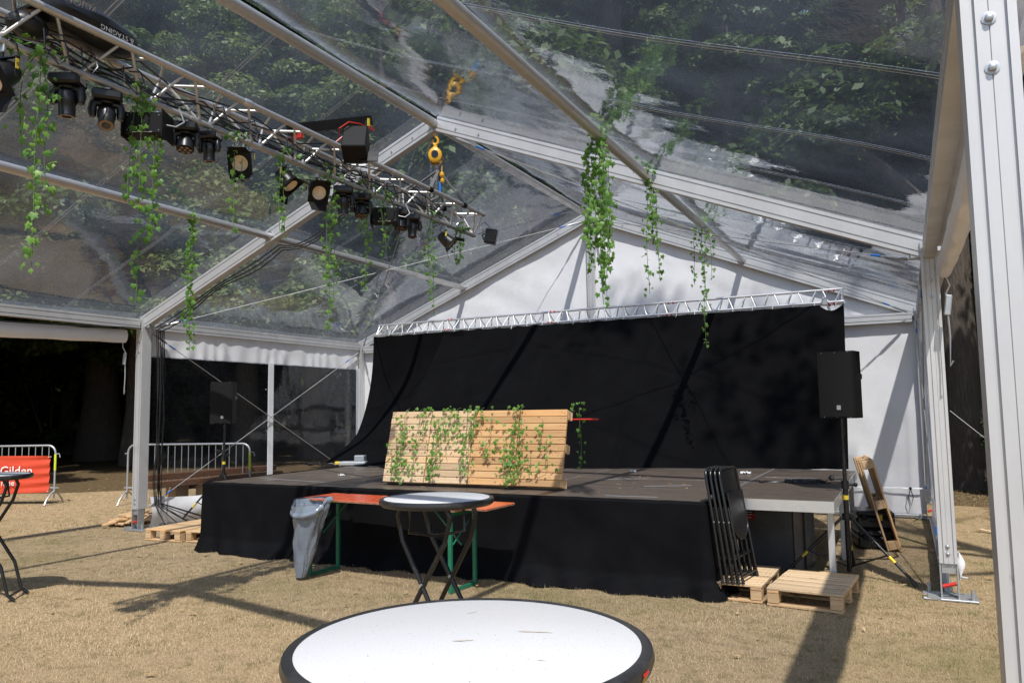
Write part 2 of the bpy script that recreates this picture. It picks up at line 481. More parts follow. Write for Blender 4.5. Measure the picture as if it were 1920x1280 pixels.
        last = len(vs) - 1; o = 1 + (h - 2) * n
        fs += [(last, o + (j + 1) % n, o + j) for j in range(n)]
        return s.add(vs, fs)
    def mesh(s, name, mtl, smooth=True, M=None):
        me = bpy.data.meshes.new(name)
        vs = s.v if M is None else [tuple(M @ Vector(v)) for v in s.v]
        me.from_pydata(vs, [], s.f)
        if mtl is not None: me.materials.append(mtl)
        if smooth:
            me.polygons.foreach_set('use_smooth', [True] * len(me.polygons))
            me.set_sharp_from_angle(angle=R(38))
        me.update()
        return me

def link(o, parent=None):
    COL.objects.link(o)
    if parent is not None: o.parent = parent
    return o

def tag(o, label=None, cat=None, group=None, kind=None):
    if label: o['label'] = label
    if cat: o['category'] = cat
    if group: o['group'] = group
    if kind: o['kind'] = kind
    return o

def obj(name, mb, mtl, parent=None, smooth=True, world=False, loc=None, rot=None, label=None):
    """one mesh object; world=True: the vertices are world coordinates, re-based on the parent's origin"""
    me = mb.mesh(name, mtl, smooth)
    o = bpy.data.objects.new(name, me)
    link(o, parent)
    if world and parent is not None:
        b = parent.location.copy()
        if parent.parent is not None: b += parent.parent.location
        o.location = -b
    if loc is not None: o.location = loc
    if rot is not None: o.rotation_euler = rot
    if label: o['label'] = label
    return o

def thing(name, label, cat, loc=(0, 0, 0), rotz=0.0, group=None, rot=None):
    o = bpy.data.objects.new(name, None)
    link(o)
    o.empty_display_size = 0.1
    o.location = loc
    o.rotation_euler = rot if rot is not None else (0, 0, rotz)
    return tag(o, label, cat, group)

def inst(name, me, parent, loc=(0, 0, 0), rot=(0, 0, 0), scale=None):
    o = bpy.data.objects.new(name, me)
    link(o, parent)
    o.location = loc; o.rotation_euler = rot
    if scale is not None: o.scale = (scale,) * 3 if isinstance(scale, (int, float)) else scale
    return o

def text(name, body, size, mtl, parent, loc, rot, extrude=0.0006, align='CENTER'):
    cu = bpy.data.curves.new(name, 'FONT')
    cu.body = body; cu.size = size; cu.extrude = extrude
    cu.align_x = align; cu.align_y = 'CENTER'
    cu.resolution_u = 2
    cu.materials.append(mtl)
    f = bpy.data.objects.new(name, cu)
    COL.objects.link(f)
    bpy.context.view_layer.update()
    me = bpy.data.meshes.new_from_object(f.evaluated_get(bpy.context.evaluated_depsgraph_get()))
    me.name = name
    bpy.data.objects.remove(f)
    o = bpy.data.objects.new(name, me)
    link(o, parent)
    o.location = loc; o.rotation_euler = rot
    return o

def n3(x, y, z=0.0):
    return noise.noise(Vector((x, y, z)))

# ------------------------------------------------------------------ ground
W, HE, HR, BAY = 10.0, 2.94, 4.97, 5.0

def gz(x, y):
    return 0.0

mb = MB()
mb.add([(-160, -160, -0.004), (170, -160, -0.004), (170, 190, -0.004), (-160, 190, -0.004)], [(0, 1, 2, 3)])
tag(obj('forest_floor', mb, SOIL, smooth=False), kind='structure')

def lawn_edge(t):
    r = 1.0 + 0.10 * n3(3 * math.cos(t), 3 * math.sin(t), 4.0) + 0.05 * n3(9 * math.cos(t), 9 * math.sin(t), 1.0)
    x = 4.5 + math.cos(t) * 15.5 * r
    y = -14.5 + math.sin(t) * 17.5 * r
    return x, y
mb = MB()
ns = 160
ring = [(*lawn_edge(2 * PI * i / ns), 0.0) for i in range(ns)]
mb.add(ring, [tuple(range(ns))])
lawn = tag(obj('lawn', mb, LAWN, smooth=False), kind='structure')

def blades(n, seed, rmin, rmax, fov, lmin, lmax, wd):
    g = np.random.default_rng(seed)
    r = rmin + (rmax - rmin) * g.random(n) ** 1.1
    a0 = math.atan2(_f.y, _f.x)
    a = a0 + (g.random(n) * 2 - 1) * fov
    x = CAM.x + r * np.cos(a); y = CAM.y + r * np.sin(a)
    keep = ~((x > 2.3) & (x < 8.1) & (y > -5.7))
    x, y = x[keep], y[keep]; n = len(x)
    ln = lmin + (lmax - lmin) * g.random(n) ** 1.6
    th = g.random(n) * 2 * PI
    el = R(8) + R(62) * g.random(n) ** 1.5
    dx = np.cos(th) * np.cos(el) * ln; dy = np.sin(th) * np.cos(el) * ln; dz = np.sin(el) * ln
    w = wd * (0.6 + 0.8 * g.random(n)) * (0.8 + r[keep] * 0.10)
    px, py = -np.sin(th) * w, np.cos(th) * w
    V = np.empty((n, 3, 3), np.float32)
    V[:, 0] = np.stack([x + px, y + py, np.zeros(n)], 1)
    V[:, 1] = np.stack([x - px, y - py, np.zeros(n)], 1)
    V[:, 2] = np.stack([x + dx, y + dy, dz + 0.002], 1)
    return V.reshape(-1, 3)

def tri_mesh(name, V, mtl, k=3):
    n = len(V) // k
    me = bpy.data.meshes.new(name)
    me.vertices.add(len(V)); me.vertices.foreach_set('co', V.astype(np.float32).ravel())
    me.loops.add(len(V)); me.loops.foreach_set('vertex_index', np.arange(len(V), dtype=np.int32))
    me.polygons.add(n); me.polygons.foreach_set('loop_start', np.arange(0, len(V), k, dtype=np.int32))
    me.materials.append(mtl)
    me.update(calc_edges=True)
    return me

V = np.concatenate([blades(230000, 3, 1.6, 9.0, R(40), 0.012, 0.036, 0.0011), blades(110000, 4, 6.0, 19.0, R(40), 0.016, 0.042, 0.0016)])
gr = bpy.data.objects.new('dry_grass', tri_mesh('dry_grass', V, STRAW))
tag(link(gr), 'short dry straw coloured grass covering the lawn', kind='stuff')

g = np.random.default_rng(11)
nl = 700
lx = -9 + 21 * g.random(nl); ly = -9.5 + 13 * g.random(nl) ** 0.7
keep = ~((lx > 2) & (lx < 9.2) & (ly > -5.9)) & ~((lx > 10.2) & (ly > 3))
lx, ly = lx[keep], ly[keep]; nl = len(lx)
th = g.random(nl) * 2 * PI; s_ = 0.018 + 0.03 * g.random(nl); tl = (g.random(nl) - .3) * 0.03
V = np.empty((nl, 4, 3))
for q, (a, b) in enumerate(((-1, 0), (0, -.45), (1, 0), (0, .45))):
    V[:, q, 0] = lx + (a * np.cos(th) - b * np.sin(th)) * s_
    V[:, q, 1] = ly + (a * np.sin(th) + b * np.cos(th)) * s_
    V[:, q, 2] = 0.022 + a * tl * .5 + abs(b) * 0.01
lv = bpy.data.objects.new('fallen_leaves', tri_mesh('fallen_leaves', V.reshape(-1, 3), LITTER, 4))
tag(link(lv), 'small pale fallen leaves scattered over the grass', kind='stuff')

def tufts(ncl, seed):
    g = np.random.default_rng(seed)
    r = 2.5 + 12 * g.random(ncl); a = math.atan2(_f.y, _f.x) + (g.random(ncl) * 2 - 1) * R(36) - R(6) * g.random(ncl)
    cx = CAM.x + r * np.cos(a); cy = CAM.y + r * np.sin(a)
    k = ~((cx > 2.2) & (cx < 8.2) & (cy > -5.9)); cx, cy = cx[k], cy[k]
    nb = 34; n = len(cx) * nb
    sp = np.repeat(.03 + .10 * g.random(len(cx)), nb)
    x = np.repeat(cx, nb) + g.normal(size=n) * sp; y = np.repeat(cy, nb) + g.normal(size=n) * sp
    ln = .02 + .035 * g.random(n); th = g.random(n) * 2 * PI; el = R(35) + R(50) * g.random(n)
    w = .0017
    V = np.empty((n, 3, 3))
    V[:, 0] = np.stack([x - np.sin(th) * w, y + np.cos(th) * w, np.zeros(n)], 1)
    V[:, 1] = np.stack([x + np.sin(th) * w, y - np.cos(th) * w, np.zeros(n)], 1)
    V[:, 2] = np.stack([x + np.cos(th) * np.cos(el) * ln, y + np.sin(th) * np.cos(el) * ln, np.sin(el) * ln], 1)
    return V.reshape(-1, 3)
tf = bpy.data.objects.new('green_grass', tri_mesh('green_grass', tufts(260, 15), TUFT))
tag(link(tf), 'small tufts of green grass left in the dry lawn', kind='stuff')

# ------------------------------------------------------------------ trees
def crown_mesh(name, seed, nclus, rx, z0, z1, leaf, per, mtl, cone=False):
    g = np.random.default_rng(seed)
    P = []
    zc = (z0 + z1) / 2; hz = (z1 - z0) / 2
    for c in range(nclus):
        d = g.normal(size=3); d /= np.linalg.norm(d)
        rr = 0.45 + 0.55 * g.random() ** 0.5
        ctr = np.array([d[0] * rx * rr, d[1] * rx * rr, zc + d[2] * hz * rr])
        if ctr[2] < zc: ctr[:2] *= 0.85 + .3 * g.random()
        cr = rx * (0.17 + 0.15 * g.random())
        if cone:
            h = g.random() ** 1.15
            a = 2 * math.pi * g.random()
            rr = rx * (1.02 - .93 * h) * (.50 + .55 * g.random() ** .5)
            ctr = np.array([rr * math.cos(a), rr * math.sin(a), z0 + (z1 - z0) * h])
            cr = rx * (.10 + .13 * g.random()) * (1.15 - .5 * h)
        n = int(per * (0.6 + 0.8 * g.random()))
        v = g.normal(size=(n, 3)); v /= np.linalg.norm(v, axis=1)[:, None]
        rad = cr * (0.35 + 0.65 * g.random(n) ** 0.6)
        p = ctr + v * rad[:, None] * np.array([1, 1, 0.5 if cone else 0.62])
        nn = v * 0.7 + np.array([0, 0, 0.9]) + g.normal(size=(n, 3)) * 0.55
        nn /= np.linalg.norm(nn, axis=1)[:, None]
        t = np.cross(nn, g.normal(size=(n, 3))); t /= np.linalg.norm(t, axis=1)[:, None]
        b = np.cross(nn, t)
        sz = leaf * (0.6 + 0.8 * g.random(n))[:, None]
        q = np.stack([p - t * sz, p - b * sz * .55 + nn * sz * .12, p + t * sz, p + b * sz * .55 + nn * sz * .12], 1)
        P.append(q.reshape(-1, 3))
    return tri_mesh(name, np.concatenate(P), mtl, 4)

def trunk_mesh(name, seed, r, h, crown_r, z0, limbs=9):
    rd = random.Random(seed)
    mb = MB()
    bx, by = rd.uniform(-.4, .4), rd.uniform(-.4, .4)
    pts = []; rs = []
    for i in range(9):
        t = i / 8
        pts.append((bx * t * t + 0.06 * n3(t * 3, seed), by * t * t + 0.06 * n3(seed, t * 3), h * 0.8 * t - .1 * (t == 0)))
        rs.append(r * ((1 - t) ** 0.8 * 0.85 + 0.12) * (1.45 if i == 0 else 1.0))
    mb.tube(pts, rs, 12)
    for k in range(limbs):
        t = rd.uniform(0.28, 0.9)
        p = Vector((bx * t * t, by * t * t, h * .8 * t))
        a = k * 2.4 + rd.uniform(-.4, .4)
        L = crown_r * rd.uniform(.5, .85) * (1.15 - t * .6)
        d = Vector((math.cos(a), math.sin(a), rd.uniform(.35, .9))).normalized()
        rr = r * (1 - t) * .42 + .05
        mb.tube([p, p + d * L * .45 + Vector((0, 0, .1 * L)), p + d * L + Vector((0, 0, .12 * L))], [rr, rr * .6, rr * .2], 6)
    return mb.mesh(name, BARK)

TREES = []
specs = [(1, 96, 5.6, 4.6, 19.0, 0.095, 720, LEAFA, .42), (2, 84, 4.9, 4.0, 17.0, 0.09, 720, LEAFB, .36),
         (3, 108, 6.2, 5.0, 22.0, 0.10, 720, LEAFB, .50), (4, 84, 5.2, 4.2, 18.0, 0.095, 720, LEAFA, .38)]
for sd, nc, rx, z0, z1, lf, per, mt_, tr in specs:
    TREES.append((crown_mesh('crown', sd, nc, rx, z0, z1, lf, per, mt_, True), trunk_mesh('trunk', sd, tr, z1, rx, z0)))

def tree(kind, x, y, rz, sc, label, group='trees standing around the tent', name='tree', tscale=1.0):
    t = thing(name, label, 'tree', (x, y, 0), rz, group)
    cm, tm = TREES[kind]
    inst('trunk', tm, t, scale=(sc * tscale, sc * tscale, sc))
    inst('crown', cm, t, scale=sc)
    return t

tree(2, -17.0, 6.3, 0.5, 1.05, 'thick pale trunk standing beyond the orange banner, left of the tent leg', name='tree', tscale=1.25)
TREES.append((crown_mesh('crown', 14, 95, 5.0, 4.0, 19.0, 0.095, 640, LEAFB, True), trunk_mesh('trunk', 14, .38, 19, 4.6, 7)))
tree(4, 10.75, 4.9, 2.2, 1.0, 'tree with a broad dark trunk just behind the right corner of the tent')
tree(1, 21.5, -8.6, 1.0, 1.0, 'green tree standing well to the right of the near tent leg')
TREES.append((crown_mesh('crown', 9, 11, 4.0, 11.5, 17.5, 0.10, 150, LEAFA), trunk_mesh('trunk', 9, .24, 17, 4.6, 12, 12)))
tree(5, 12.9, -6.7, 0.3, 1.0, 'sparse tall tree with thin foliage beside the open right side of the tent')
for x, y, k in ((-13.8, -1.2, 3), (-15.5, -6.5, 0), (-12.8, 4.6, 3), (-17.5, -2.0, 2), (-13.0, -10.5, 1), (-9.5, 9.5, 2)):
    tree(k, x, y, x * y, 1.0, 'broad tree in the front row of the wood left of the tent', 'trees in the front row left of the tent')
rt = random.Random(21)
spots = []
def add_spots(n, fx, fy, dmin):
    tries = 0; c = 0
    while c < n and tries < 4000:
        tries += 1
        x, y = fx(), fy()
        if (x + 15.5) ** 2 + (y - 4.0) ** 2 < 22 or (x - 10.75) ** 2 + (y - 4.9) ** 2 < 12: continue
        if all((x - a) ** 2 + (y - b) ** 2 > dmin ** 2 for a, b in spots):
            spots.append((x, y)); c += 1
add_spots(9, lambda: rt.uniform(-16, -12.5), lambda: rt.uniform(-22, 5), 3.2)
add_spots(9, lambda: rt.uniform(-13, 22), lambda: rt.uniform(6.5, 9.0), 3.0)
add_spots(30, lambda: rt.uniform(-36, -18), lambda: rt.uniform(-24, 20), 3.4)
add_spots(22, lambda: rt.uniform(-22, 32), lambda: rt.uniform(10.5, 22), 3.4)
add_spots(9, lambda: rt.uniform(20, 30), lambda: rt.uniform(0, 10), 3.4)
add_spots(10, lambda: rt.uniform(-30, 40), lambda: rt.uniform(23, 34), 3.6)
LB = {0: 'tall broadleaf tree with mid green leaves', 1: 'slender dark green tree',
      2: 'big dark crowned tree', 3: 'bushy mid green tree'}
for i, (x, y) in enumerate(spots):
    k = rt.randrange(4)
    side = 'in the wood left of the tent' if x < -11 else ('in the wood right of the tent' if x > 12 else 'in the wood behind the white gable')
    far = 'deep ' if (x < -20 or y > 16) else ''
    tree(k, x, y, rt.uniform(0, 6.28), rt.uniform(.85, 1.2), LB[k] + ' ' + far + side, 'trees ' + side)

# far side of the wood, one closed mass
def woodland(n, seed):
    g = np.random.default_rng(seed)
    a = R(20) + R(200) * g.random(n)
    r = 44 + 14 * g.random(n)
    z = 38 * g.random(n) + .2
    p = np.stack([r * np.cos(a), -6 + r * np.sin(a), z], 1)
    nn = g.normal(size=(n, 3)) + np.array([0, 0, .7]); nn /= np.linalg.norm(nn, axis=1)[:, None]
    t = np.cross(nn, g.normal(size=(n, 3))); t /= np.linalg.norm(t, axis=1)[:, None]
    b = np.cross(nn, t); sz = (.5 + .6 * g.random(n))[:, None]
    return np.stack([p - t * sz, p - b * sz * .7, p + t * sz, p + b * sz * .7], 1).reshape(-1, 3)
wd_ = bpy.data.objects.new('far_woodland', tri_mesh('far_woodland', woodland(60000, 6), LEAFB, 4))
tag(link(wd_), 'far dark green mass of the wood closing the view', kind='stuff')

# undergrowth shrubs at the forest edge
def shrub_mesh(seed):
    return crown_mesh('foliage', seed, 16, 1.0, 0.1, 1.9, 0.075, 260, LEAFB)
SH = [shrub_mesh(31), shrub_mesh(32)]
def sstem():
    mb = MB()
    for k in range(6):
        a = k * 1.05
        mb.tube([(0, 0, -.02), (.25 * math.cos(a), .25 * math.sin(a), .7), (.5 * math.cos(a), .5 * math.sin(a), 1.3)], [.03, .02, .008], 5)
    return mb.mesh('stem', BARK)
SST = sstem()
def shrub(x, y, sc, k, label, group='shrubs at the edge of the wood'):
    t = thing('shrub', label, 'shrub', (x, y, 0), rt.uniform(0, 6), group)
    inst('foliage', SH[k], t, scale=sc); inst('stem', SST, t, scale=sc)
shrub(11.6, 3.6, .75, 0, 'low leafy shrub at the foot of the broad trunk behind the tent corner')
for i in range(64):
    if i % 2: x, y = rt.uniform(-33, -21), rt.uniform(-14, 20)
    else: x, y = rt.uniform(-22, 26), rt.uniform(12, 20)
    wh = 'left of the tent' if x < -11 else 'behind the tent'
    shrub(x, y, rt.uniform(1.8, 3.2), i % 2, 'tall dark shrub deep in the shade of the wood ' + wh, 'shrubs in the wood ' + wh)
for x, y in ((13.0, 4.4), (12.2, 5.4), (14.6, 3.8)):
    shrub(x, y, 1.2, 1, 'green shrub in the shade right of the tent corner', 'shrubs right of the tent')

# ------------------------------------------------------------------ marquee
tent = thing('marquee', 'large event tent with aluminium frame, clear plastic roof and white gable wall', 'tent', (5, -5, 0))
def tp(name, mb, mtl, smooth=True, label=None, parent=None):
    return obj(name, mb, mtl, parent or tent, smooth, world=True, label=label)

def prof(w, h, g=0.012, d=0.010, e=0.022, line=False):
    a, b = w / 2, h / 2
    r = [(-a, -b), (a, -b)]
    for s in (-1, 1):
        y0, y1 = (-b + e, -b + e + g) if s < 0 else (b - e - g, b - e)
        r += [(a, y0), (a - d, y0), (a - d, y1), (a, y1)]
    r += [(a, b), (-a, b)]
    if line:
        k = next(i for i, q in enumerate(r) if q[0] == a and q[1] > 0)
        r[k:k] = [(a, -.0014), (a - .003, 0), (a, .0014)]
    for s in (1, -1):
        y0, y1 = (b - e, b - e - g) if s > 0 else (-b + e + g, -b + e)
        r += [(-a, y0), (-a + d, y0), (-a + d, y1), (-a, y1)]
        if line and s > 0: r += [(-a, .0014), (-a + .003, 0), (-a, -.0014)]
    return r
LEGP = prof(0.15, 0.132, line=True)
RAFP = prof(0.10, 0.17, e=0.03)
EAVP = prof(0.09, 0.14, e=0.03)

def rz(x):
    return HE + (HR - HE) * (1 - abs(x - 5) / 5)

BOLT = MB().lathe([(.019, 0), (.019, .003), (.011, .004), (.011, .012), (.007, .015)], 12, cap1=True).mesh('bolt', GALV)
for fy in (0, -5, -10):
    for fx in (0, 10.014 if fy < -8 else 10):
        mb = MB().extrude(LEGP, (fx, fy, 0.30), (fx, fy, HE + .06), (0, 1, 0))
        leg = tp('leg', mb, ALU)
        mb = MB().box((fx, fy, .27), (.10, .11, .10))
        for sx in (-.062, .062):
            mb.box((fx + sx, fy - .02, .15), (.012, .10, .28))
        tp('foot_fork', mb, GALV, False, parent=leg)
        mb = MB().box((fx, fy + .03, .012), (.40, .28, .016), ch=.004)
        mb.box((fx - .12, fy - .06, .022), (.10, .10, .02), Matrix.Rotation(R(14), 3, 'Y'))
        for px, py in ((-.15, .12), (.16, -.07)):
            mb.tube([(fx + px, fy + py, -.02), (fx + px, fy + py, .10)], .014, 8)
        tp('base_plate', mb, GALV, False, parent=leg)
        mb = MB().tube([(fx - .05, fy - .05, .11), (fx + .05, fy - .05, .14)], .016, 8)
        tp('locking_pin', mb, REDP, parent=leg)
        for z in (.38, .44, HE - .42, HE - .28):
            for s in (-1, 1):
                inst('bolt', BOLT, leg, Vector((fx, fy + s * .075, z)), (-R(90) * s if s > 0 else R(90), 0, 0))
    for sx in (-1, 1):
        ex = 5 + 5 * sx
        mb = MB().extrude(RAFP, (ex, fy, HE), (5 + .02 * sx, fy, HR), (0, 1, 0))
        rf = tp('rafter', mb, ALU)
        for k in (0.06, 0.12):
            x = 5 + sx * k * 5
            tp('bolt', MB().tube([(x, fy - .062, rz(x)), (x, fy + .062, rz(x))], .011, 8), GALV, parent=rf)
        mb = MB().box((ex - sx * .07, fy, HE - .02), (.16, .085, .12), ch=.01)
        tp('eave_joint', mb, GALV, parent=rf)
for by in (-5, 0):
    y0, y1 = by - BAY + .055, by - .055
    tp('ridge_purlin', MB().tube([(5, y0, HR + .0), (5, y1, HR + .0)], .055, 16), TUBE)
    for sx in (-1, 1):
        x = 5 + sx * 2.56
        pr = tp('purlin', MB().tube([(x, y0, rz(x) - .01), (x, y1, rz(x) - .01)], .048, 16), TUBE)
        mb = MB()
        for yy in (y0 - .002, y1 + .002):
            mb.box((x, yy, rz(x)), (.13, .012, .08), Matrix.Rotation(R(22) * sx, 3, 'Y'))
        tp('bracket', mb, GALV, False, parent=pr)
        ex = 5 + 5 * sx
        tp('eave_beam', MB().extrude(EAVP, (ex, by - BAY + .1, HE - .02), (ex, by - .1, HE - .02), (1, 0, 0)), ALU)
        tp('gutter_rail', MB().extrude([(-.06, -.03), (.06, -.03), (.075, .03), (-.06, .02)], (ex + sx * .11, by - BAY + .1, HE + .02), (ex + sx * .11, by - .1, HE + .02), (1, 0, 0)), ALU)

# roof film: slack between the frames, gathered folds near the eaves
def film_z(x, y, by, sx):
    t = (y - (by - BAY)) / BAY
    s = abs(x - 5) / 5
    z = rz(x) + .085
    z -= .055 * math.sin(PI * t) * (0.35 + .65 * math.sin(PI * min(1, s)))
    z += .012 * math.sin(s * 14 + 3 * t) * math.sin(PI * t) + .020 * n3(x * .9, y * .55, by + sx) * math.sin(PI * t)
    z += .010 * n3(x * .5, y * 3.1, 7 + sx) * math.sin(PI * t)
    return z
for by in (-5, 0):
    for sx in (-1, 1):
        def fn(u, v, by=by, sx=sx):
            x = 5 + sx * (.02 + 5.06 * u); y = by - BAY + BAY * v
            return (x, y, film_z(x, y, by, sx))
        rp = tp('roof_panel', MB().grid(fn, 44, 44), ROOF)
        for k in (1, 2, 3):
            mb = MB()
            for off in (0, .035):
                y = by - BAY + k * 1.25 + off
                def fs(u, v, y=y):
                    x = 5 + sx * (.03 + 5.0 * u); yy = y + .007 * v
                    return (x, yy, film_z(x, yy, by, sx) - .006)
                mb.grid(fs, 44, 1)
            tp('seam', mb, SEAM, parent=rp)

# gable wall
def wob(x, z, k=0.0):
    return .030 * n3(x * 1.1, z * .9, 3 + k) + .014 * n3(x * 4 + z * 2, z * 2.4, 9 + k) + .010 * n3((x + z) * 2.2, (x - z) * .6, 2 + k)
gw = tp('gable_wall', MB().grid(lambda u, v: (.06 + 9.88 * u, .03 + wob(u * 10, v * 2.8), .06 + 2.80 * v), 90, 26), PVC_W)
def gtri(u, v):
    x = .06 + 9.88 * u
    return (x, .03 + wob(x, v * 2, 5), 2.86 + (max(2.861, rz(x) - .05) - 2.86) * v)
tp('gable_panel', MB().grid(gtri, 100, 16), PVC_W)
tp('gable_beam', MB().extrude(EAVP, (.1, -.02, 2.86), (9.9, -.02, 2.86), (0, 1, 0)), ALU)
tp('gable_post', MB().extrude(prof(.08, .12), (5, -.03, .05), (5, -.03, HR - .1), (0, 1, 0)), ALU)
mb = MB()
for x in (1.67, 3.33, 6.67, 8.33):
    mb.box((x, .012, 1.45), (.04, .006, 2.7)); 
tp('wall_seam', mb, PVC_W, False)
tp('ground_rail', MB().box((5, -.02, .035), (9.8, .07, .05), ch=.008), GALV, False)
mb = MB()
for x in (8.95, 9.75):
    mb.sphere((x, -.03, .42), .022, 8)
    mb.tube([(x, -.03, .42), (x - .03, -.05, .3), (x, -.045, .18), (x + .03, -.05, .3), (x, -.03, .42)], .006, 5)
tp('bungee_tie', mb, BLK)
tp('wall_hem', MB().grid(lambda u, v: (7.2 + 2.7 * u, -.012 - .012 * v + .012 * n3(u * 18, v), .43 - .014 * v), 60, 2), PVC_W)

# side walls with windows (bay next to the gable, both sides)
for sx in (-1, 1):
    ex = 0 if sx < 0 else 10
    ix = ex - sx * .005
    def val(u, v):
        y = -4.88 + 4.76 * u
        f = .012 * math.sin(y * 23 + 2 * math.sin(y * 5)) * (1 - v) + .012 * n3(y * 5, v * 2, sx)
        return (ix + f, y, 2.46 + .43 * v + .012 * n3(y * 3, 0, 3) * (1 - v))
    sw = tp('side_wall_valance', MB().grid(val, 120, 6), PVC_W)
    def low(u, v):
        y = -4.85 + 4.7 * u
        sag = .07 * math.sin(PI * u) + .03 * abs(math.sin(PI * u * 3))
        return (ix - (sx * (.02 + .10 * math.sin(PI * v) * (0.5 + .5 * n3(y * 1.2, v, 2))) if sx < 0 else -.012 * math.sin(PI * v)), y, .03 + (.42 - sag) * v)
    tp('side_wall_skirt', MB().grid(low, 70, 10), PVC_W)
    tp('ground_rail', MB().box((ix, -2.5, .03), (.07, 4.6, .05), ch=.008), GALV, False)
    for k in range(2):
        y0 = -4.86 + 2.42 * k; y1 = y0 + 2.30
        def wf(u, v, y0=y0, y1=y1):
            y = y0 + (y1 - y0) * u
            fold = .025 * math.sin(u * 40) * max(0, u - .8) * 5 if k == 1 else 0
            return (ix + .012 + .015 * n3(y * 1.4, v * 2, k + sx) + fold, y, .36 + 2.12 * v)
        tp('window_pane', MB().grid(wf, 46, 24), WIN)
    tp('side_wall_mullion', MB().box((ix + .012, -2.5, 1.40), (.012, .12, 2.16)), PVC_W, False)
    tp('side_wall_border', MB().box((ix + .012, -.12, 1.40), (.012, .10, 2.16)), PVC_W, False)

# rolled-up side curtain of the open bay
for sx in (-1, 1):
    ex = 0 if sx < 0 else 10
    mb = MB()
    nseg = 40
    def roll(u, v):
        y = -9.85 + 4.62 * u
        a = 2 * PI * v
        rr = .075 + .012 * n3(y * 2.3, 2 * math.cos(a), 2 * math.sin(a))
        sag = .05 * math.sin(PI * u)
        return (ex + sx * .10 + rr * math.cos(a) * .8, y, HE - .20 - sag + rr * math.sin(a) * 1.25)
    tp('rolled_curtain', MB().grid(roll, 60, 14), PVC_W)
    mb = MB()
    xx, yy = ex + sx * .10, -5.26
    mb.tube([(xx, yy, HE - .27), (xx + sx * .03, yy + .02, HE - .36), (xx, yy + .04, HE - .42)], .007, 6)
    mb.box((xx + sx * .01, yy + .04, HE - .52), (.05, .03, .17), Matrix.Rotation(R(8), 3, 'Y'), ch=.008)
    mb.tube([(xx, yy + .04, HE - .42), (xx + .01, yy + .04, HE - .78), (xx, yy + .04, HE - 1.02), (xx + .02, yy + .03, HE - .98)], .008, 6)
    tp('ratchet_strap', mb, GALV)
# strip of the bright curtain of the next bay beyond the near leg
# bracing wires
def wire(p, q, r=.006, mt_=WIRE, end=True):
    mb = MB().tube([p, q], r, 8)
    w = tp('bracing_wire', mb, mt_)
    p = Vector(p); q = Vector(q); d = (q - p).normalized()
    for a, s in ((p, 1), (q, -1)):
        tp('turnbuckle', MB().tube([a + d * s * .03, a + d * s * .10, a + d * s * .26, a + d * s * .30], [.014, .018, .018, .008], 8), GALV, parent=w)
        tp('wire_sleeve', MB().tube([a + d * s * .34, a + d * s * .46], .011, 8), BLUE, parent=w)
wire((.06, -4.92, 2.80), (.06, -.15, .30)); wire((.06, -4.92, .30), (.06, -.15, 2.80))
wire((9.94, -4.92, 2.80), (9.94, -.15, .30), .006); wire((9.94, -4.92, .30), (9.94, -.15, 2.80), .006)
for sx in (-1, 1):
    ex = 5 + 4.85 * sx
    wire((ex, -4.9, HE - .06), (5 + .12 * sx, -.08, HR - .1), .0055)
    wire((5 + .12 * sx, -4.92, HR - .13), (ex, -.12, HE - .02), .007)
# guy line outside the right corner
tp('guy_line', MB().tube([(10.1, -4.6, 1.55), (11.7, -4.6, .02)], .003, 5), WIRE)

# cables down the left leg
cb = thing('power_cables', 'black cables hanging down the left tent leg beside the window wall', 'cable', (.12, -4.8, 0))
rc = random.Random(5)
for k in range(7):
    y = -4.88 + .02 * k
    x = .11 + .018 * (k % 3)
    pts = [(x, y, 2.85)]
    for t in (2.2, 1.6, 1.1, .7, .35):
        pts.append((x + rc.uniform(-.01, .04), y + rc.uniform(-.01, .03), t))
    pts += [(x + .15 + .1 * k % .3, y + .12 + .12 * k, .03), (x + .35, y + .3 + .14 * k, .015)]
    obj('cable', MB().tube(pts, .0075, 6), BLK, cb, world=True)
cb2 = thing('rafter_cables', 'bundle of black cables running along the left rafter to the truss', 'cable', (2.4, -5, 3.7))
for k in range(3):
    pts = []
    for i in range(13):
        t = i / 12
        x = .15 + 2.35 * t
        pts.append((x, -4.93 + .03 * k, rz(x) - .13 - .03 * k - .05 * math.sin(PI * t * 3) * (k + 1) / 3))
    for i in range(1, 9):
        t = i / 8
        pts.append((2.5 + 2.45 * t, -4.93 - 1.45 * t + .03 * k, 3.80 - .16 * math.sin(PI * t) - .02 * k + .03 * t))
    obj('cable', MB().tube(pts, .008, 6), BLK, cb2, world=True)
cb3 = thing('eave_cable', 'thin black cable slung under the left eave beam', 'cable', (0, -7.5, 2.8))
obj('cable', MB().tube([(.07, -9.8 + .5 * i, 2.87 - .10 * math.sin(PI * i / 9.6)) for i in range(10)] + [(.07, -5.1, 2.85)], .009, 6), BLK, cb3, world=True)

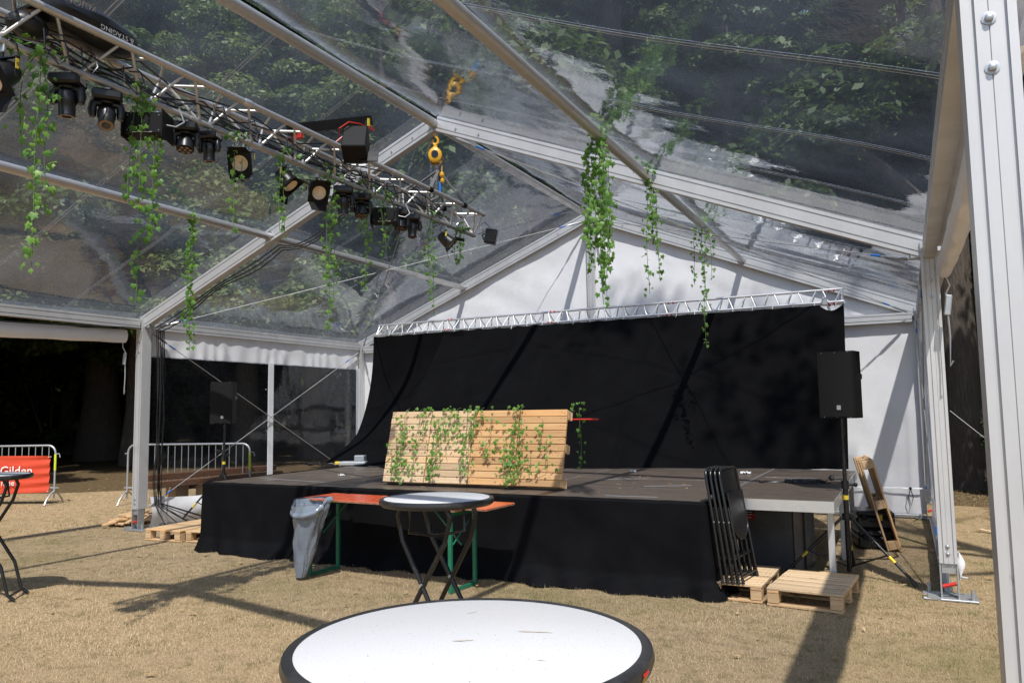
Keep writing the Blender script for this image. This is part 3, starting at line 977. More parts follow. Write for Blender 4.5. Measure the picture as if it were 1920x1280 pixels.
# ------------------------------------------------------------------ trusses
def tri_truss(root, p0, p1, up, side, size, rc_, rb, step, mt_, n=10):
    """triangular lattice truss: one chord up, two down; every brace is its own part"""
    p0 = Vector(p0); p1 = Vector(p1); L = (p1 - p0).length; d = (p1 - p0) / L
    up = Vector(up); side = Vector(side)
    h = size * .87
    offs = [up * h * .62, -up * h * .38 + side * size / 2, -up * h * .38 - side * size / 2]
    for o in offs:
        obj('chord', MB().tube([p0 + o, p1 + o], rc_, 14), mt_, root, world=True)
    nb = int(round(L / step)); st = L / nb
    cache = {}
    for a, b in ((0, 1), (0, 2), (1, 2)):
        for i in range(nb):
            qa = p0 + d * (st * i + .04) + (offs[a] if i % 2 else offs[b])
            qb = p0 + d * (st * (i + 1) - .04) + (offs[b] if i % 2 else offs[a])
            key = (a, b, i % 2)
            if key not in cache:
                cache[key] = MB().tube([Vector((0, 0, 0)), qb - qa], rb, 7).mesh('brace', mt_)
            o_ = inst('brace', cache[key], root, qa - root.location)
        for i in (0, nb):
            q = p0 + d * (st * i + (.03 if i == 0 else -.03))
            obj('end_brace', MB().tube([q + offs[a], q + offs[b]], rb, 7), mt_, root, world=True)
    return offs

TX, TZ = 5.0, 4.005
lt = thing('lighting_truss', 'long aluminium lattice truss with stage lights hung under the ridge', 'truss', (TX, -7.1, TZ))
offs = tri_truss(lt, (TX, -10.2, TZ + .035), (TX, -4.12, TZ - .035), (0, 0, -1), (1, 0, 0), .29, .026, .011, .27, TUBE)
def tz(y):
    return TZ + .035 - .07 * (y + 10.2) / 6.08
CHX, CHZ = 0.0, offs[0].z
TOPZ = offs[1].z
mb = MB()
for y in (-8.05, -6.05):
    for o in offs:
        mb.tube([(TX + o.x, y - .05, tz(y) + o.z), (TX + o.x, y - .03, tz(y) + o.z), (TX + o.x, y + .03, tz(y) + o.z), (TX + o.x, y + .05, tz(y) + o.z)], [.026, .031, .031, .026], 12)
obj('coupler', mb, ALU_BRIGHT, lt, world=True)

bt = thing('backdrop_truss', 'slim silver lattice truss spanning the stage in front of the white gable', 'truss', (5.05, -.8, 3.1))
boffs = tri_truss(bt, (1.03, -.80, 3.10), (9.07, -.80, 3.12), (0, 0, 1), (0, 1, 0), .22, .020, .0095, .165, ALU_BRIGHT)
mb = MB()
for x in (2.6, 4.6, 6.6, 8.9):
    for o in boffs:
        for dx in (-.035, .035):
            mb.tube([(x + dx - .012, -.8 + o.y, 3.11 + o.z), (x + dx + .012, -.8 + o.y, 3.11 + o.z)], .0215, 10)
obj('coupler', mb, REDP, bt, world=True)
for xx in (1.35, 8.82):
    mb = MB().box((xx, -.93, 3.06), (.07, .10, .12), ch=.01)
    mb.tube([(xx, -.93, 3.1), (xx, -.4, 3.05), (xx, -.1, 3.0)], .02, 8)
    obj('truss_clamp', mb, GALV, bt, world=True)

# chain hoist under frame apex
def hoist(loc, label):
    h = thing('chain_hoist', label, 'hoist', loc, R(28))
    h.scale = (1.15, 1.15, 1.3)
    mb = MB()
    mb.tube([(0, 0, 0), (.0, 0, -.03), (.028, 0, -.055), (.03, 0, -.085), (0, 0, -.11), (-.03, 0, -.09), (-.022, 0, -.06)], [.011, .012, .014, .014, .014, .012, .006], 10)
    mb.tube([(0, 0, -.105), (0, 0, -.15)], .02, 10)
    obj('hook', mb, HOIST, h)
    mb = MB()
    My = Matrix.Translation((0, 0, -.215)) @ Matrix.Rotation(R(90), 4, 'X')
    mb.lathe([(.0, .075), (.045, .075), (.068, .06), (.072, .03), (.066, .02)], 22, My)
    mb.lathe([(.060, .02), (.064, .0), (.060, -.03)], 22, My)
    mb.lathe([(.072, -.03), (.074, -.06), (.05, -.085), (.0, -.085)], 22, My)
    mb.box((0, 0, -.16), (.06, .10, .05), ch=.012)
    obj('gear_housing', mb, HOIST, h)
    obj('name_plate', MB().lathe([(.0, .0775), (.036, .0775), (.036, .074)], 20, My), BLK_S, h)
    mb = MB()
    def chain(x, y, z0, z1, dx, dy):
        n = int((z0 - z1) / .019)
        for i in range(n):
            t = i / n
            c = Vector((x + dx * t, y + dy * t, z0 - .019 * i))
            ring = []
            for j in range(9):
                a = 2 * PI * j / 8
                q = Vector((.0075 * math.cos(a), 0, .0135 * math.sin(a)))
                if i % 2: q = Vector((0, q.x, q.z))
                ring.append(c + q)
            mb.tube(ring, .0028, 5, cap=False)
    chain(.0, .0, -.27, -.62, .02, .0)
    chain(.022, -.01, -.27, -.64, -.02, .02)
    chain(-.05, .03, -.26, -.60, .01, .0)
    o = obj('load_chain', mb, GALV, h); o['kind'] = 'stuff'
    mb = MB().box((.065, 0, -.385), (.045, .05, .05), ch=.014).box((.07, 0, -.44), (.038, .045, .05), ch=.014)
    mb.tube([(.065, 0, -.30), (.065, 0, -.37)], .006, 6)
    obj('lower_hook', mb, HOIST, h)
    obj('chain_tag', MB().box((.045, .01, -.50), (.028, .02, .11), ch=.006), BLUE, h)
    return h
hoist((5.0, -5.02, 4.86), 'yellow chain hoist hanging from the tent apex above the lighting truss')
sl = thing('lifting_sling', 'dark grey round sling looped from the chain hoist around the truss', 'sling', (5.0, -5.0, 4.3))
for s, y1 in ((1, -4.62), (-1, -5.36)):
    for sd in (-1, 1):
        a = Vector((5.03, -5.0, 4.42)); b = Vector((5 + sd * .145, y1, tz(y1) + TOPZ + .02))
        dd = (b - a).normalized()
        mb = MB().extrude([(-.017, -.004), (.017, -.004), (.017, .004), (-.017, .004)], a, b, (0, 1, 0.3))
        obj('strap', mb, SLING, sl, world=True)
for y1 in (-4.62, -5.36):
    for sd in (-1, 1):
        obj('wrap', MB().tube([(5 + sd * .145, y1 - .035, tz(y1) + TOPZ), (5 + sd * .145, y1 + .035, tz(y1) + TOPZ)], .031, 12), BLK_M, sl, world=True)

# ------------------------------------------------------------------ stage lights
def clamp(t, dz=.0):
    mb = MB().box((0, 0, -.015), (.05, .03, .07), ch=.006)
    mb.tube([(.035, 0, .03), (.06, 0, .045)], .006, 6)
    obj('clamp', mb, GALV, t)

def chord_pt(y, side=1):
    return (TX, y, tz(y) + CHZ - .03)

def moving_head(y, rotz, tilt, wash, label, side=1, sc=1.0):
    sc *= .70
    t = thing('moving_head_light', label, 'stage light', chord_pt(y, side), rotz, 'moving head lights under the truss')
    t.scale = (sc,) * 3
    clamp(t)
    obj('base', MB().box((0, 0, -.085), (.27, .24, .095), ch=.022).box((0, 0, -.035), (.16, .12, .02)), BLK, t)
    obj('display', MB().box((.136, 0, -.085), (.004, .13, .05)), GREYT, t) if not wash else obj('display', MB().box((0, -.122, -.085), (.11, .004, .055)), BLK_M, t)
    mb = MB().lathe([(.07, 0), (.075, -.02), (.07, -.03)], 20, Matrix.Translation((0, 0, -.13)))
    for s in (-1, 1):
        mb.tube([(s * .05, 0, -.15), (s * .115, 0, -.165), (s * .125, 0, -.23), (s * .12, 0, -.30)], [.035, .042, .044, .030], 10)
    obj('yoke', mb, BLK, t)
    M_ = Matrix.Translation((0, 0, -.26)) @ Matrix.Rotation(tilt, 4, 'X')
    if wash:
        hd = obj('head', MB().lathe([(.0, .085), (.05, .085), (.075, .06), (.088, .0), (.095, -.05), (.097, -.085), (.09, -.09)], 24, M_), BLK, t)
        obj('front_plate', MB().lathe([(.09, -.088), (.0, -.088)], 24, M_), BLK_M, hd)
        for k in range(7):
            a = k * PI / 3
            px, py = (0, 0) if k == 6 else (.055 * math.cos(a), .055 * math.sin(a))
            obj('lens', MB().lathe([(.019, -.089), (.021, -.096), (.013, -.097), (.0, -.092)], 12, M_ @ Matrix.Translation((px, py, 0))), LEDM, hd)
    else:
        hd = obj('head', MB().lathe([(.0, .09), (.05, .09), (.075, .07), (.083, .02), (.083, -.03), (.073, -.05), (.070, -.135), (.072, -.14), (.072, -.155), (.050, -.155)], 24, M_), BLK, t)
        obj('ring', MB().lathe([(.066, -.1565), (.066, -.159), (.042, -.159), (.042, -.1555)], 24, M_), LEDM, hd)
        obj('lens', MB().lathe([(.044, -.152), (.03, -.146), (.0, -.143)], 20, M_), GLASS, hd)
    return t

def par_light(y, yaw, tilt, label, side=1, tagged='', sc=1.0, off=(0, 0)):
    sc *= .72
    # lens seen as a full disc inside the square front
    """square-fronted parcan in a bracket with barn doors"""
    t = thing('par_can_light', label, 'stage light', chord_pt(y, side), yaw, 'par cans under the truss')
    t.scale = (sc,) * 3
    clamp(t)
    mb = MB().tube([(0, 0, -.04), (0, 0, -.09)], .012, 8)
    mb.box((0, 0, -.095), (.27, .03, .008))
    for s in (-1, 1):
        mb.box((s * .135, 0, -.165), (.006, .03, .15))
    obj('bracket', mb, BLK_S, t)
    M_ = Matrix.Translation((0, 0, -.22)) @ Matrix.Rotation(tilt, 4, 'X')
    B = MB()
    mh = obj('housing', MB().lathe([(.0, .13), (.06, .13), (.085, .10), (.10, .0), (.115, -.10)], 20, M_), BLK, t)
    fr = MB()
    for (cx, cy, sx, sy) in ((0, .112, .26, .036), (0, -.112, .26, .036), (.112, 0, .036, .188), (-.112, 0, .036, .188)):
        fr.box((cx, cy, -.115), (sx, sy, .03))
    fr2 = MB(); fr2.v = [tuple(M_ @ Vector(v)) for v in fr.v]; fr2.f = fr.f
    obj('front_frame', fr2, BLK_M, t, False)
    pl = MB().lathe([(.135, -.112), (.098, -.112)], 4, M_ @ Matrix.Rotation(R(45), 4, 'Z'))
    obj('front_plate', MB().lathe([(.088, -.1165), (.128, -.1165)], 28, M_), BLK_M, t)
    obj('reflector', MB().lathe([(.090, -.114), (.082, -.095), (.05, -.07), (.018, -.062), (.012, -.075), (.0, -.078)], 26, M_), LENS, t)
    for s, ang in ((1, R(38)), (-1, R(30))):
        bd = MB()
        Mb = M_ @ Matrix.Translation((0, s * .128, -.13)) @ Matrix.Rotation(s * ang, 4, 'X')
        vs = [(-.12, 0, 0), (.12, 0, 0), (.095, 0, -.12), (-.095, 0, -.12)]
        vs = [Vector(v) for v in vs] + [Vector((v[0], .004, v[2])) for v in vs]
        bd.add([Mb @ v for v in vs], [(0, 1, 2, 3), (7, 6, 5, 4), (0, 4, 5, 1), (1, 5, 6, 2), (2, 6, 7, 3), (3, 7, 4, 0)])
        obj('barn_door', bd, BLK_M, t, False)
    for s in (-1, 1):
        obj('tag', MB().box((s * .141, -.005, -.15), (.003, .026, .075)), YEL, t, False)
    if tagged:
        text('tag_number', tagged, .026, BLK, t, (.1432, -.005, -.15), (R(90), R(90), R(90)))
    obj('cable', MB().tube([(.02, .05, -.13), (.05, .10, -.05), (.06, .06, .04), (.03, .0, .06)], .005, 6), BLK, t)
    return t

def box_light(y, yaw, label, w=.40):
    t = thing('strobe_light', label, 'stage light', chord_pt(y), yaw, 'box strobes under the truss')
    t.scale = (.78,) * 3
    clamp(t)
    obj('housing', MB().box((0, 0, -.20), (w, .20, .20), ch=.008), BLK_M, t, False)
    for s in (-1, 1):
        obj('side_plate', MB().box((s * (w / 2 + .008), 0, -.21), (.012, .27, .26), ch=.004), BLK_M, t, False)
    mb = MB()
    for s in (-1, 1):
        for z in (-.13, -.27):
            mb.sphere((s * (w / 2 - .03), -.1, z), .006, 6)
    obj('screw', mb, GALV, t)
    obj('handle', MB().tube([(-.08, -.10, -.285), (-.08, -.12, -.295), (.08, -.12, -.295), (.08, -.10, -.285)], .006, 6), GALV, t)
    obj('bracket', MB().box((0, 0, -.075), (.20, .05, .02)).tube([(-.06, 0, -.08), (0, 0, -.04), (.06, 0, -.08)], .012, 8), WHITE, t)
    obj('cable', MB().tube([(w / 2 + .014, -.03, -.20), (w / 2 + .10, -.04, -.22), (w / 2 + .16, 0, -.16), (w / 2 + .10, .03, -.02)], .007, 6), GALV, t)
    return t

YAW = R(35)
par_light(-9.86, R(14), R(-50), 'par can cut by the left picture edge, its tag reading 07', tagged='07', sc=1.15)
moving_head(-9.45, R(35), R(4), False, 'spot moving head pointing straight down, nearest the left picture edge')
moving_head(-9.17, R(55), R(-30), False, 'tilted moving head just right of the down-pointing spot')
box_light(-8.85, R(30), 'black box strobe behind the second long ivy garland', .34)
moving_head(-8.52, R(40), R(-14), True, 'seven lens wash light with its lenses showing, right of the nearer box strobe', sc=.95)
moving_head(-8.30, R(20), R(3), False, 'slim spot moving head between wash light and large par can', sc=.85)
par_light(-7.96, R(33), R(-68), 'par can with pale round reflector facing the viewer, largest of them')
par_light(-7.46, R(108), R(-38), 'par can turned sideways with silver sticker, middle of the truss')
par_light(-7.06, R(60), R(-62), 'par can with pale reflector half hidden by ivy, mid truss', tagged='05')
moving_head(-6.68, R(40), R(6), False, 'spot moving head under the black floodlight, at the left of a cluster')
moving_head(-6.40, R(40), R(-10), True, 'seven lens wash light left of the farther box strobe')
box_light(-6.00, R(30), 'black box strobe in the far half of the truss', .34)
moving_head(-5.74, R(40), R(-12), True, 'seven lens wash light right of the farther box strobe', sc=.95)
moving_head(-5.50, R(35), R(-4), False, 'spot moving head with copper ring, last of the moving heads', sc=.95)
par_light(-4.80, R(120), R(-50), 'dark par can among ivy leaves near the far truss end')
# square lamp at the truss end
t = thing('flood_light', 'small square black lamp on the far end of the lighting truss', 'stage light', (5.14, -4.05, tz(-4.1) + CHZ), R(20))
obj('housing', MB().box((.06, -.02, -.02), (.15, .11, .19), Matrix.Rotation(R(12), 3, 'Y'), ch=.012), BLK, t)
mb = MB()
for k in range(5):
    mb.box((.06, -.078, .05 - .035 * k), (.13, .008, .012), Matrix.Rotation(R(12), 3, 'Y'))
obj('cooling_fins', mb, BLK_M, t, False)
obj('bracket', MB().tube([(-.03, 0, .03), (-.05, -.03, .0), (-.03, -.04, -.06), (.0, -.03, -.08)], .01, 6), BLK_S, t)
obj('cable', MB().tube([(-.02, .02, .05), (-.1, .05, .14), (-.02, -.02, .17), (.05, .04, .1), (-.12, .12, .05)], .005, 6), BLK, t)
# floodlight on a black arm above the truss
t = thing('arm_flood_light', 'black box floodlight with red cable on a tilted arm above the truss', 'stage light', (5.08, -7.2, 4.14), 0)
a = Vector((-.15, -.15, .02)); b = Vector((.12, .68, .33))
obj('arm', MB().extrude([(-.035, -.045), (.035, -.045), (.035, .045), (-.035, .045)], a, b, (1, 0, 0)), BLK_M, t, False)
Mr = Matrix.Rotation(R(30), 3, 'Z') @ Matrix.Rotation(R(-32), 3, 'X')
obj('housing', MB().box((.12, .46, .02), (.23, .22, .30), Mr, ch=.01), BLK_M, t, False)
obj('front_flap', MB().box((.24, .52, -.10), (.16, .012, .14), Mr, ch=.003), BLK, t, False)
obj('bracket', MB().box((.20, .52, .14), (.03, .02, .24), ch=.004), BLK_S, t, False)
obj('tag', MB().box((.225, .52, .24), (.012, .026, .075)), YEL, t, False)
obj('red_cable', MB().tube([(.12, .62, .32), (.17, .68, .22), (.13, .52, .24), (.10, .38, .22), (.05, .30, .14), (.02, .34, .06), (.08, .36, .1), (.02, .28, 0)], .007, 6), REDP, t)
obj('strap', MB().box((-.12, -.08, .0), (.12, .04, .11), ch=.004), REDP, t, False)
# bag and dome resting in the truss at the near end
t = thing('black_bag', 'long black printed bag lying on top of the near end of the truss', 'bag', (4.99, -9.33, 4.17), R(3))
def bagf(u, v):
    a = 2 * PI * v
    y = -.37 + .74 * u
    e = max(.02, 1 - abs(2 * u - 1) ** 3.2) ** .5
    k = 1 + .12 * n3(u * 4, math.cos(a), math.sin(a))
    return (.17 * e * k * math.cos(a), y, .03 + .125 * e * k * math.sin(a))
obj('body', MB().grid(bagf, 26, 18), BLK, t)
text('bag_print', 'VISION', .07, GREYT, t, (.165, -.16, .085), (R(62), R(180), R(90)))
text('bag_print', '& STAGING', .05, GREYT, t, (.176, .10, .0), (R(92), R(180), R(90)))
t = thing('domed_light', 'round black domed lamp body inside the near end of the truss', 'stage light', (5.0, -9.72, 4.04), 0)
obj('body', MB().sphere((0, 0, 0), .10, 18, (1, 1.25, .8)), BLK, t)
obj('bracket', MB().box((0, 0, .11), (.2, .05, .02)), BLK_S, t)
# loose cables threaded through the truss
tc_ = thing('truss_cables', 'tangle of black cables threaded through the lighting truss', 'cable', (5, -7.1, 4.0))
rc = random.Random(9)
for k in range(9):
    pts = []
    x0 = rc.uniform(-.11, .11); z0 = rc.uniform(-.09, .03)
    y = -10.1 + rc.uniform(0, .5)
    while y < -4.5 + rc.uniform(-.5, .3):
        pts.append((TX + x0 + rc.uniform(-.05, .05), y, tz(y) + z0 + rc.uniform(-.045, .05)))
        y += rc.uniform(.12, .34)
    obj('cable', MB().tube(pts, .0065, 5), BLK, tc_, world=True)
for k in range(16):
    y = -10 + .35 * k + rc.uniform(-.1, .1)
    x = TX + rc.choice((-.1, .1, .13))
    z = tz(y) - .08
    w, h = rc.uniform(.04, .1), rc.uniform(.07, .16)
    pts = [(x, y - w + .0, z + .05), (x + .02, y - w, z - h * .5), (x + .04, y, z - h), (x + .02, y + w, z - h * .4), (x, y + w * .6, z + .06), (x - .02, y - w * .3, z + .04)]
    obj('cable_loop', MB().tube(pts, .0055, 5), BLK, tc_, world=True)

# ------------------------------------------------------------------ ivy
def ivy_leaf():
    pts = [(0, -.10), (.26, -.34), (.52, -.10), (.40, .10), (.62, .36), (.26, .42), (0, 1.0), (-.26, .42), (-.62, .36), (-.40, .10), (-.52, -.10), (-.26, -.34)]
    vs = [(0, .12, 0.0)] + [(x, y, -.22 * abs(x) - .10 * max(0, y) ** 2) for x, y in pts]
    mb = MB()
    mb.add(vs, [(0, i + 1, (i + 1) % 12 + 1) for i in range(12)])
    return mb
def shape_leaf(bend):
    mb = ivy_leaf()
    mb.v = [(x, y, z - bend * y * y) for x, y, z in mb.v]
    return mb.mesh('leaf', IVY)
LEAVES = [shape_leaf(b) for b in (0.0, .25, .5)]
ri = random.Random(77)
def leaf_at(parent, p, face, size):
    """leaf hanging tip-down, its face turned roughly to 'face'"""
    f = (Vector(face) + Vector((ri.uniform(-.8, .8), ri.uniform(-.8, .8), ri.uniform(-.1, .8)))).normalized()
    tip = Vector((ri.uniform(-.6, .6), ri.uniform(-.6, .6), -1))
    tip = (tip - f * tip.dot(f)).normalized()
    x = tip.cross(f)
    M_ = Matrix((x, tip, f)).transposed().to_4x4()
    M_.translation = Vector(p)
    o = bpy.data.objects.new('leaf', LEAVES[ri.randrange(3)])
    COL.objects.link(o); o.parent = parent
    s = size * ri.uniform(.5, 1.3)
    o.matrix_basis = M_ @ Matrix.Scale(s, 4)

VIEW = (CAM - Vector((5, -6, 3.2))).normalized()
def garland(top, length, strands, dens, label, size=.032, spread=.07, group='ivy garlands hanging from the roof frame'):
    top = Vector(top)
    t = thing('ivy_garland', label, 'garland', top, 0, group)
    for s in range(strands):
        L = length * (1 if s == 0 else (ri.uniform(.6, .97) if strands > 6 else ri.uniform(.45, .92)))
        a = ri.uniform(0, 2 * PI) if s else 0
        ox, oy = (spread * math.cos(a), spread * 1.3 * math.sin(a)) if s else (0, 0)
        ph = ri.uniform(0, 9)
        pts = [Vector((0, 0, .03))]
        n = max(4, int(L / .12))
        for i in range(1, n + 1):
            q = i / n
            pts.append(Vector((ox * min(1, q * 5) + .03 * n3(q * L * 2 + ph, s), oy * min(1, q * 5) + .03 * n3(s, q * L * 2 + ph), -L * q)))
        obj('stem', MB().tube(pts, .0028, 5), STEM, t)
        m_ = int(L * dens * 1.25)
        for i in range(m_):
            q = (i + ri.uniform(0, .9)) / m_ * n
            i0 = min(n - 1, int(q)); p = pts[i0].lerp(pts[i0 + 1], q - i0)
            a = ri.uniform(0, 2 * PI); r_ = ri.uniform(.01, .055)
            leaf_at(t, p + Vector((r_ * math.cos(a), r_ * math.sin(a), ri.uniform(-.02, .02))), VIEW, size * 1.2)
    for i in range(int(9 + 3 * strands)):
        a = ri.uniform(0, 2 * PI)
        leaf_at(t, (.075 * math.cos(a), ri.uniform(-1, 1) * (.05 + spread), .02 + .06 * math.sin(a)), VIEW, size * 1.1)
    return t

def on_chord(y, dx=0):
    return (TX + .04 + dx, y, tz(y) + CHZ)
garland(on_chord(-9.66), 1.40, 3, 26, 'longest bright ivy garland near the left picture edge, beside the cut par can', .034)
garland(on_chord(-9.86, -.1), .75, 2, 22, 'short ivy garland at the very left picture edge', .034)
garland(on_chord(-8.93), 1.48, 4, 30, 'thick ivy garland hanging in front of the nearer box strobe', .034)
garland((2.45, -6.28, rz(2.45) - .04), 1.55, 2, 34, 'ivy garland hanging from the left purlin, reaching down to the window valance', .036, .035)
garland(on_chord(-8.08), .82, 2, 17, 'thin ivy garland between the large par can and the wash light', .030)
garland(on_chord(-7.52), .75, 2, 17, 'thin ivy garland beside the sideways par can', .030)
garland(on_chord(-6.92), 1.48, 3, 22, 'trailing ivy garland in front of the half hidden par can', .031)
garland(on_chord(-6.36), 1.02, 2, 26, 'ivy garland below the seven lens wash lights', .029)
garland(on_chord(-6.02), .66, 2, 22, 'short ivy garland in front of the farther box strobe', .030)
garland(on_chord(-5.14), 1.15, 3, 16, 'thin trailing ivy garland below the far half of the truss', .027)
garland(on_chord(-4.55), .45, 4, 24, 'short bushy ivy garland at the far truss end', .029)
px = 5 + 2.56
garland((px, -6.48, rz(px) + .04), 1.50, 9, 30, 'densest ivy garland, on the right hand purlin before the white gable', .036, .10)
garland((px, -5.15, rz(px) + .04), 1.24, 4, 24, 'middle of three ivy garlands on the right hand purlin', .034, .10)
garland((px, -2.75, rz(px) + .04), 1.62, 4, 24, 'ivy garland on the right purlin trailing down over the backdrop truss', .031, .11)

# ------------------------------------------------------------------ stage
stage = thing('stage', 'low stage of dark brown plywood decks with aluminium edges', 'stage', (5.2, -3.7, 0))
SZ = .80
def deck(x0, x1, y0, y1, z=SZ):
    c = ((x0 + x1) / 2, (y0 + y1) / 2)
    d = inst('deck_panel', MB().box((0, 0, 0), (x1 - x0 - .024, y1 - y0 - .024, .018), ch=.002).mesh('deck_panel', DECK, False), stage)
    d.location = Vector((c[0], c[1], z - .009)) - stage.location
    mb = MB()
    for (cx, cy, sx, sy) in ((0, (y1 - y0) / 2 - .005, x1 - x0 - .003, .008), (0, -(y1 - y0) / 2 + .005, x1 - x0 - .003, .008),
                             ((x1 - x0) / 2 - .005, 0, .008, y1 - y0 - .020), (-(x1 - x0) / 2 + .005, 0, .008, y1 - y0 - .020)):
        mb.box((cx, cy, -.041), (sx, sy, .096))
    o = inst('edge_frame', mb.mesh('edge_frame', ALU_BRIGHT, False), d)
for i in range(3):
    for j in range(4):
        deck(2.17 + 2 * i, 4.17 + 2 * i, -5.75 + j, -4.75 + j, SZ - .0007 * ((i + j) % 2))
deck(8.18, 9.17, -5.34, -3.62); deck(8.18, 9.17, -3.62, -1.90)
for x, y in ((8.26, -4.95), (9.10, -4.93), (9.10, -3.55), (9.10, -2.0), (8.26, -2.0), (2.25, -1.85), (2.25, -3.7), (4.2, -1.85), (6.2, -1.85), (4.2, -3.7), (6.2, -3.7)):
    obj('leg', MB().box((x, y, .36), (.055, .055, .72), ch=.004), ALU, stage, False, world=True)
# skirt
def cloth_path(path):
    L = [0]
    for a, b in zip(path, path[1:]): L.append(L[-1] + math.dist(a, b))
    def at(u):
        s = u * L[-1]
        for i in range(len(path) - 1):
            if s <= L[i + 1] or i == len(path) - 2:
                t = (s - L[i]) / (L[i + 1] - L[i])
                a, b = path[i], path[i + 1]
                dx, dy = (b[0] - a[0]) / (L[i + 1] - L[i]), (b[1] - a[1]) / (L[i + 1] - L[i])
                return a[0] + (b[0] - a[0]) * t, a[1] + (b[1] - a[1]) * t, dy, -dx, s
    return at, L[-1]
at, LL = cloth_path([(2.13, -3.2), (2.13, -5.755), (2.165, -5.79), (8.175, -5.79), (8.21, -5.755), (8.21, -5.38)])
def skirt(u, v):
    x, y, nx, ny, s = at(u)
    d = 1 - v
    fold = .034 * math.sin(s * 7 + 2.6 * math.sin(s * 1.7) + .8 * v) * (.35 + .9 * abs(n3(s * .9, 4, 4))) + .045 * n3(s * 1.6, v * .7, 1) + .026 * n3(s * 5 + v, v * 1.8, 2)
    o = .012 + fold * d ** .8 + .035 * d ** 2
    flare = max(0, d - .80) / .20
    o += flare ** 1.4 * (.075 + .10 * n3(s * 2.6, 5) + .035 * math.sin(s * 17 + 3 * n3(s, 2)))
    z = .006 + .05 * max(0, n3(s * 4, 3)) * flare + .028 * abs(math.sin(s * 11 + d * 30)) * (flare > 0) * flare * (1 - flare) * 3 + .80 * v
    if v > .98: o, z = -.03, .806
    return (x + nx * o, y + ny * o, z + (.004 * n3(s * 8, 7) if v > .9 else 0))
sk = obj('stage_skirt', MB().grid(skirt, 330, 34), SKIRT)
tag(sk, 'black cloth skirt draped along the stage front down to the grass', 'stage skirt')

# black backdrop curtains
def bottom_y(x):
    xs = [2.4, 3.0, 5.7, 6.9, 7.9, 9.1]; ys = [-2.9, -2.95, -2.6, -2.25, -2.0, -1.84]
    return float(np.interp(x, xs, ys))
def drape(u, v):
    x = 9.07 - 6.45 * u
    d = 1 - v
    yt = -1.01
    e = d ** 1.12
    y = yt + (bottom_y(x) - yt) * e
    f = .030 * n3(x * 1.1, v * .5, 4) * (0.3 + d) + .030 * math.sin(x * 9 + 4 * n3(x * .7, v * .6, 2)) * (.35 + .65 * d) * (.3 + 1.2 * abs(n3(x * .8, 3, 3))) + .034 * n3(x * 3.2, v * .45, 6)
    kr = max(0, (x - 8.1) / 1.0)
    f += kr * .055 * math.sin(x * 17 + .8 * v) * (.25 + .75 * d)
    f += .05 * math.exp(-((x - 6.45 + .25 * d) / .07) ** 2) * (0.2 + d) + .04 * math.exp(-((x - 4.1) / .09) ** 2)
    ztop = 3.005 - .016 * abs(math.sin((x - 9.07) * PI / .36)) ** 1.5 * max(0, (v - .93) / .07)
    z = .808 + (ztop - .808) * v
    if x > 8.75: z = z - .12 * max(0, v - .9) * 10 * math.sin((x - 8.75) / .32 * PI) * .6
    return (x, y - f, z)
o = obj('backdrop_curtain', MB().grid(drape, 220, 44), MOLTON)
tag(o, 'wide black backdrop curtain hanging from the silver truss behind the stage', 'curtain')
def drape2(u, v):
    d = 1 - v
    tx = 1.08 + 1.95 * u
    T = Vector((tx, -1.02 - .05 * u, 2.995 - .014 * abs(math.sin(u * 16))))
    B = Vector((1.72 + 1.9 * u ** .8, -2.76 - .75 * u ** .7, .812))
    ex = d ** 2.6
    x = T.x + (B.x - T.x) * (d ** 3.2 * (1 - .35 * u) + .35 * u * d)
    y = T.y + (B.y - T.y) * ex
    z = T.z + (B.z - T.z) * (1 - (1 - d) ** 1.25)
    f = .10 * u ** 4 * min(1, d * 4) + .034 * math.sin(u * 24 + 4 * d) * d ** .5 * (1 - .3 * d) + .05 * n3(u * 4, d * 2.2, 8) * d
    if d > .9: z = max(z, .812 + .05 * abs(n3(u * 9, d * 9)) * (1 - d) * 10 + .012)
    # the loose foot of the cloth runs out over the deck to the left
    if u < .35:
        k = (1 - u / .35) * max(0, (d - .72) / .28) ** 1.3
        x -= .28 * k; z = max(.815, z + .07 * k * math.sin(PI * min(1, (d - .72) / .28)))
    return (x + f * .3, y - f, z)
o = obj('side_curtain', MB().grid(drape2, 80, 60), MOLTON)
tag(o, 'loose black curtain panel swept to the left, its foot spread on the stage', 'curtain')
rg = random.Random(3)
tb = thing('curtain_ties', 'row of small bungee ties fixing the black curtain to the truss', 'curtain ties', (5, -.95, 3.02))
tm = MB().sphere((0, 0, -.03), .011, 6).tube([(0, 0, -.03), (.008, .02, .03), (0, .05, .07)], .004, 5).mesh('tie', WHITE)
for k in range(28):
    inst('tie', tm, tb, (1.4 + k * .28 - 5, -.955 + .95 - .045, -.015))

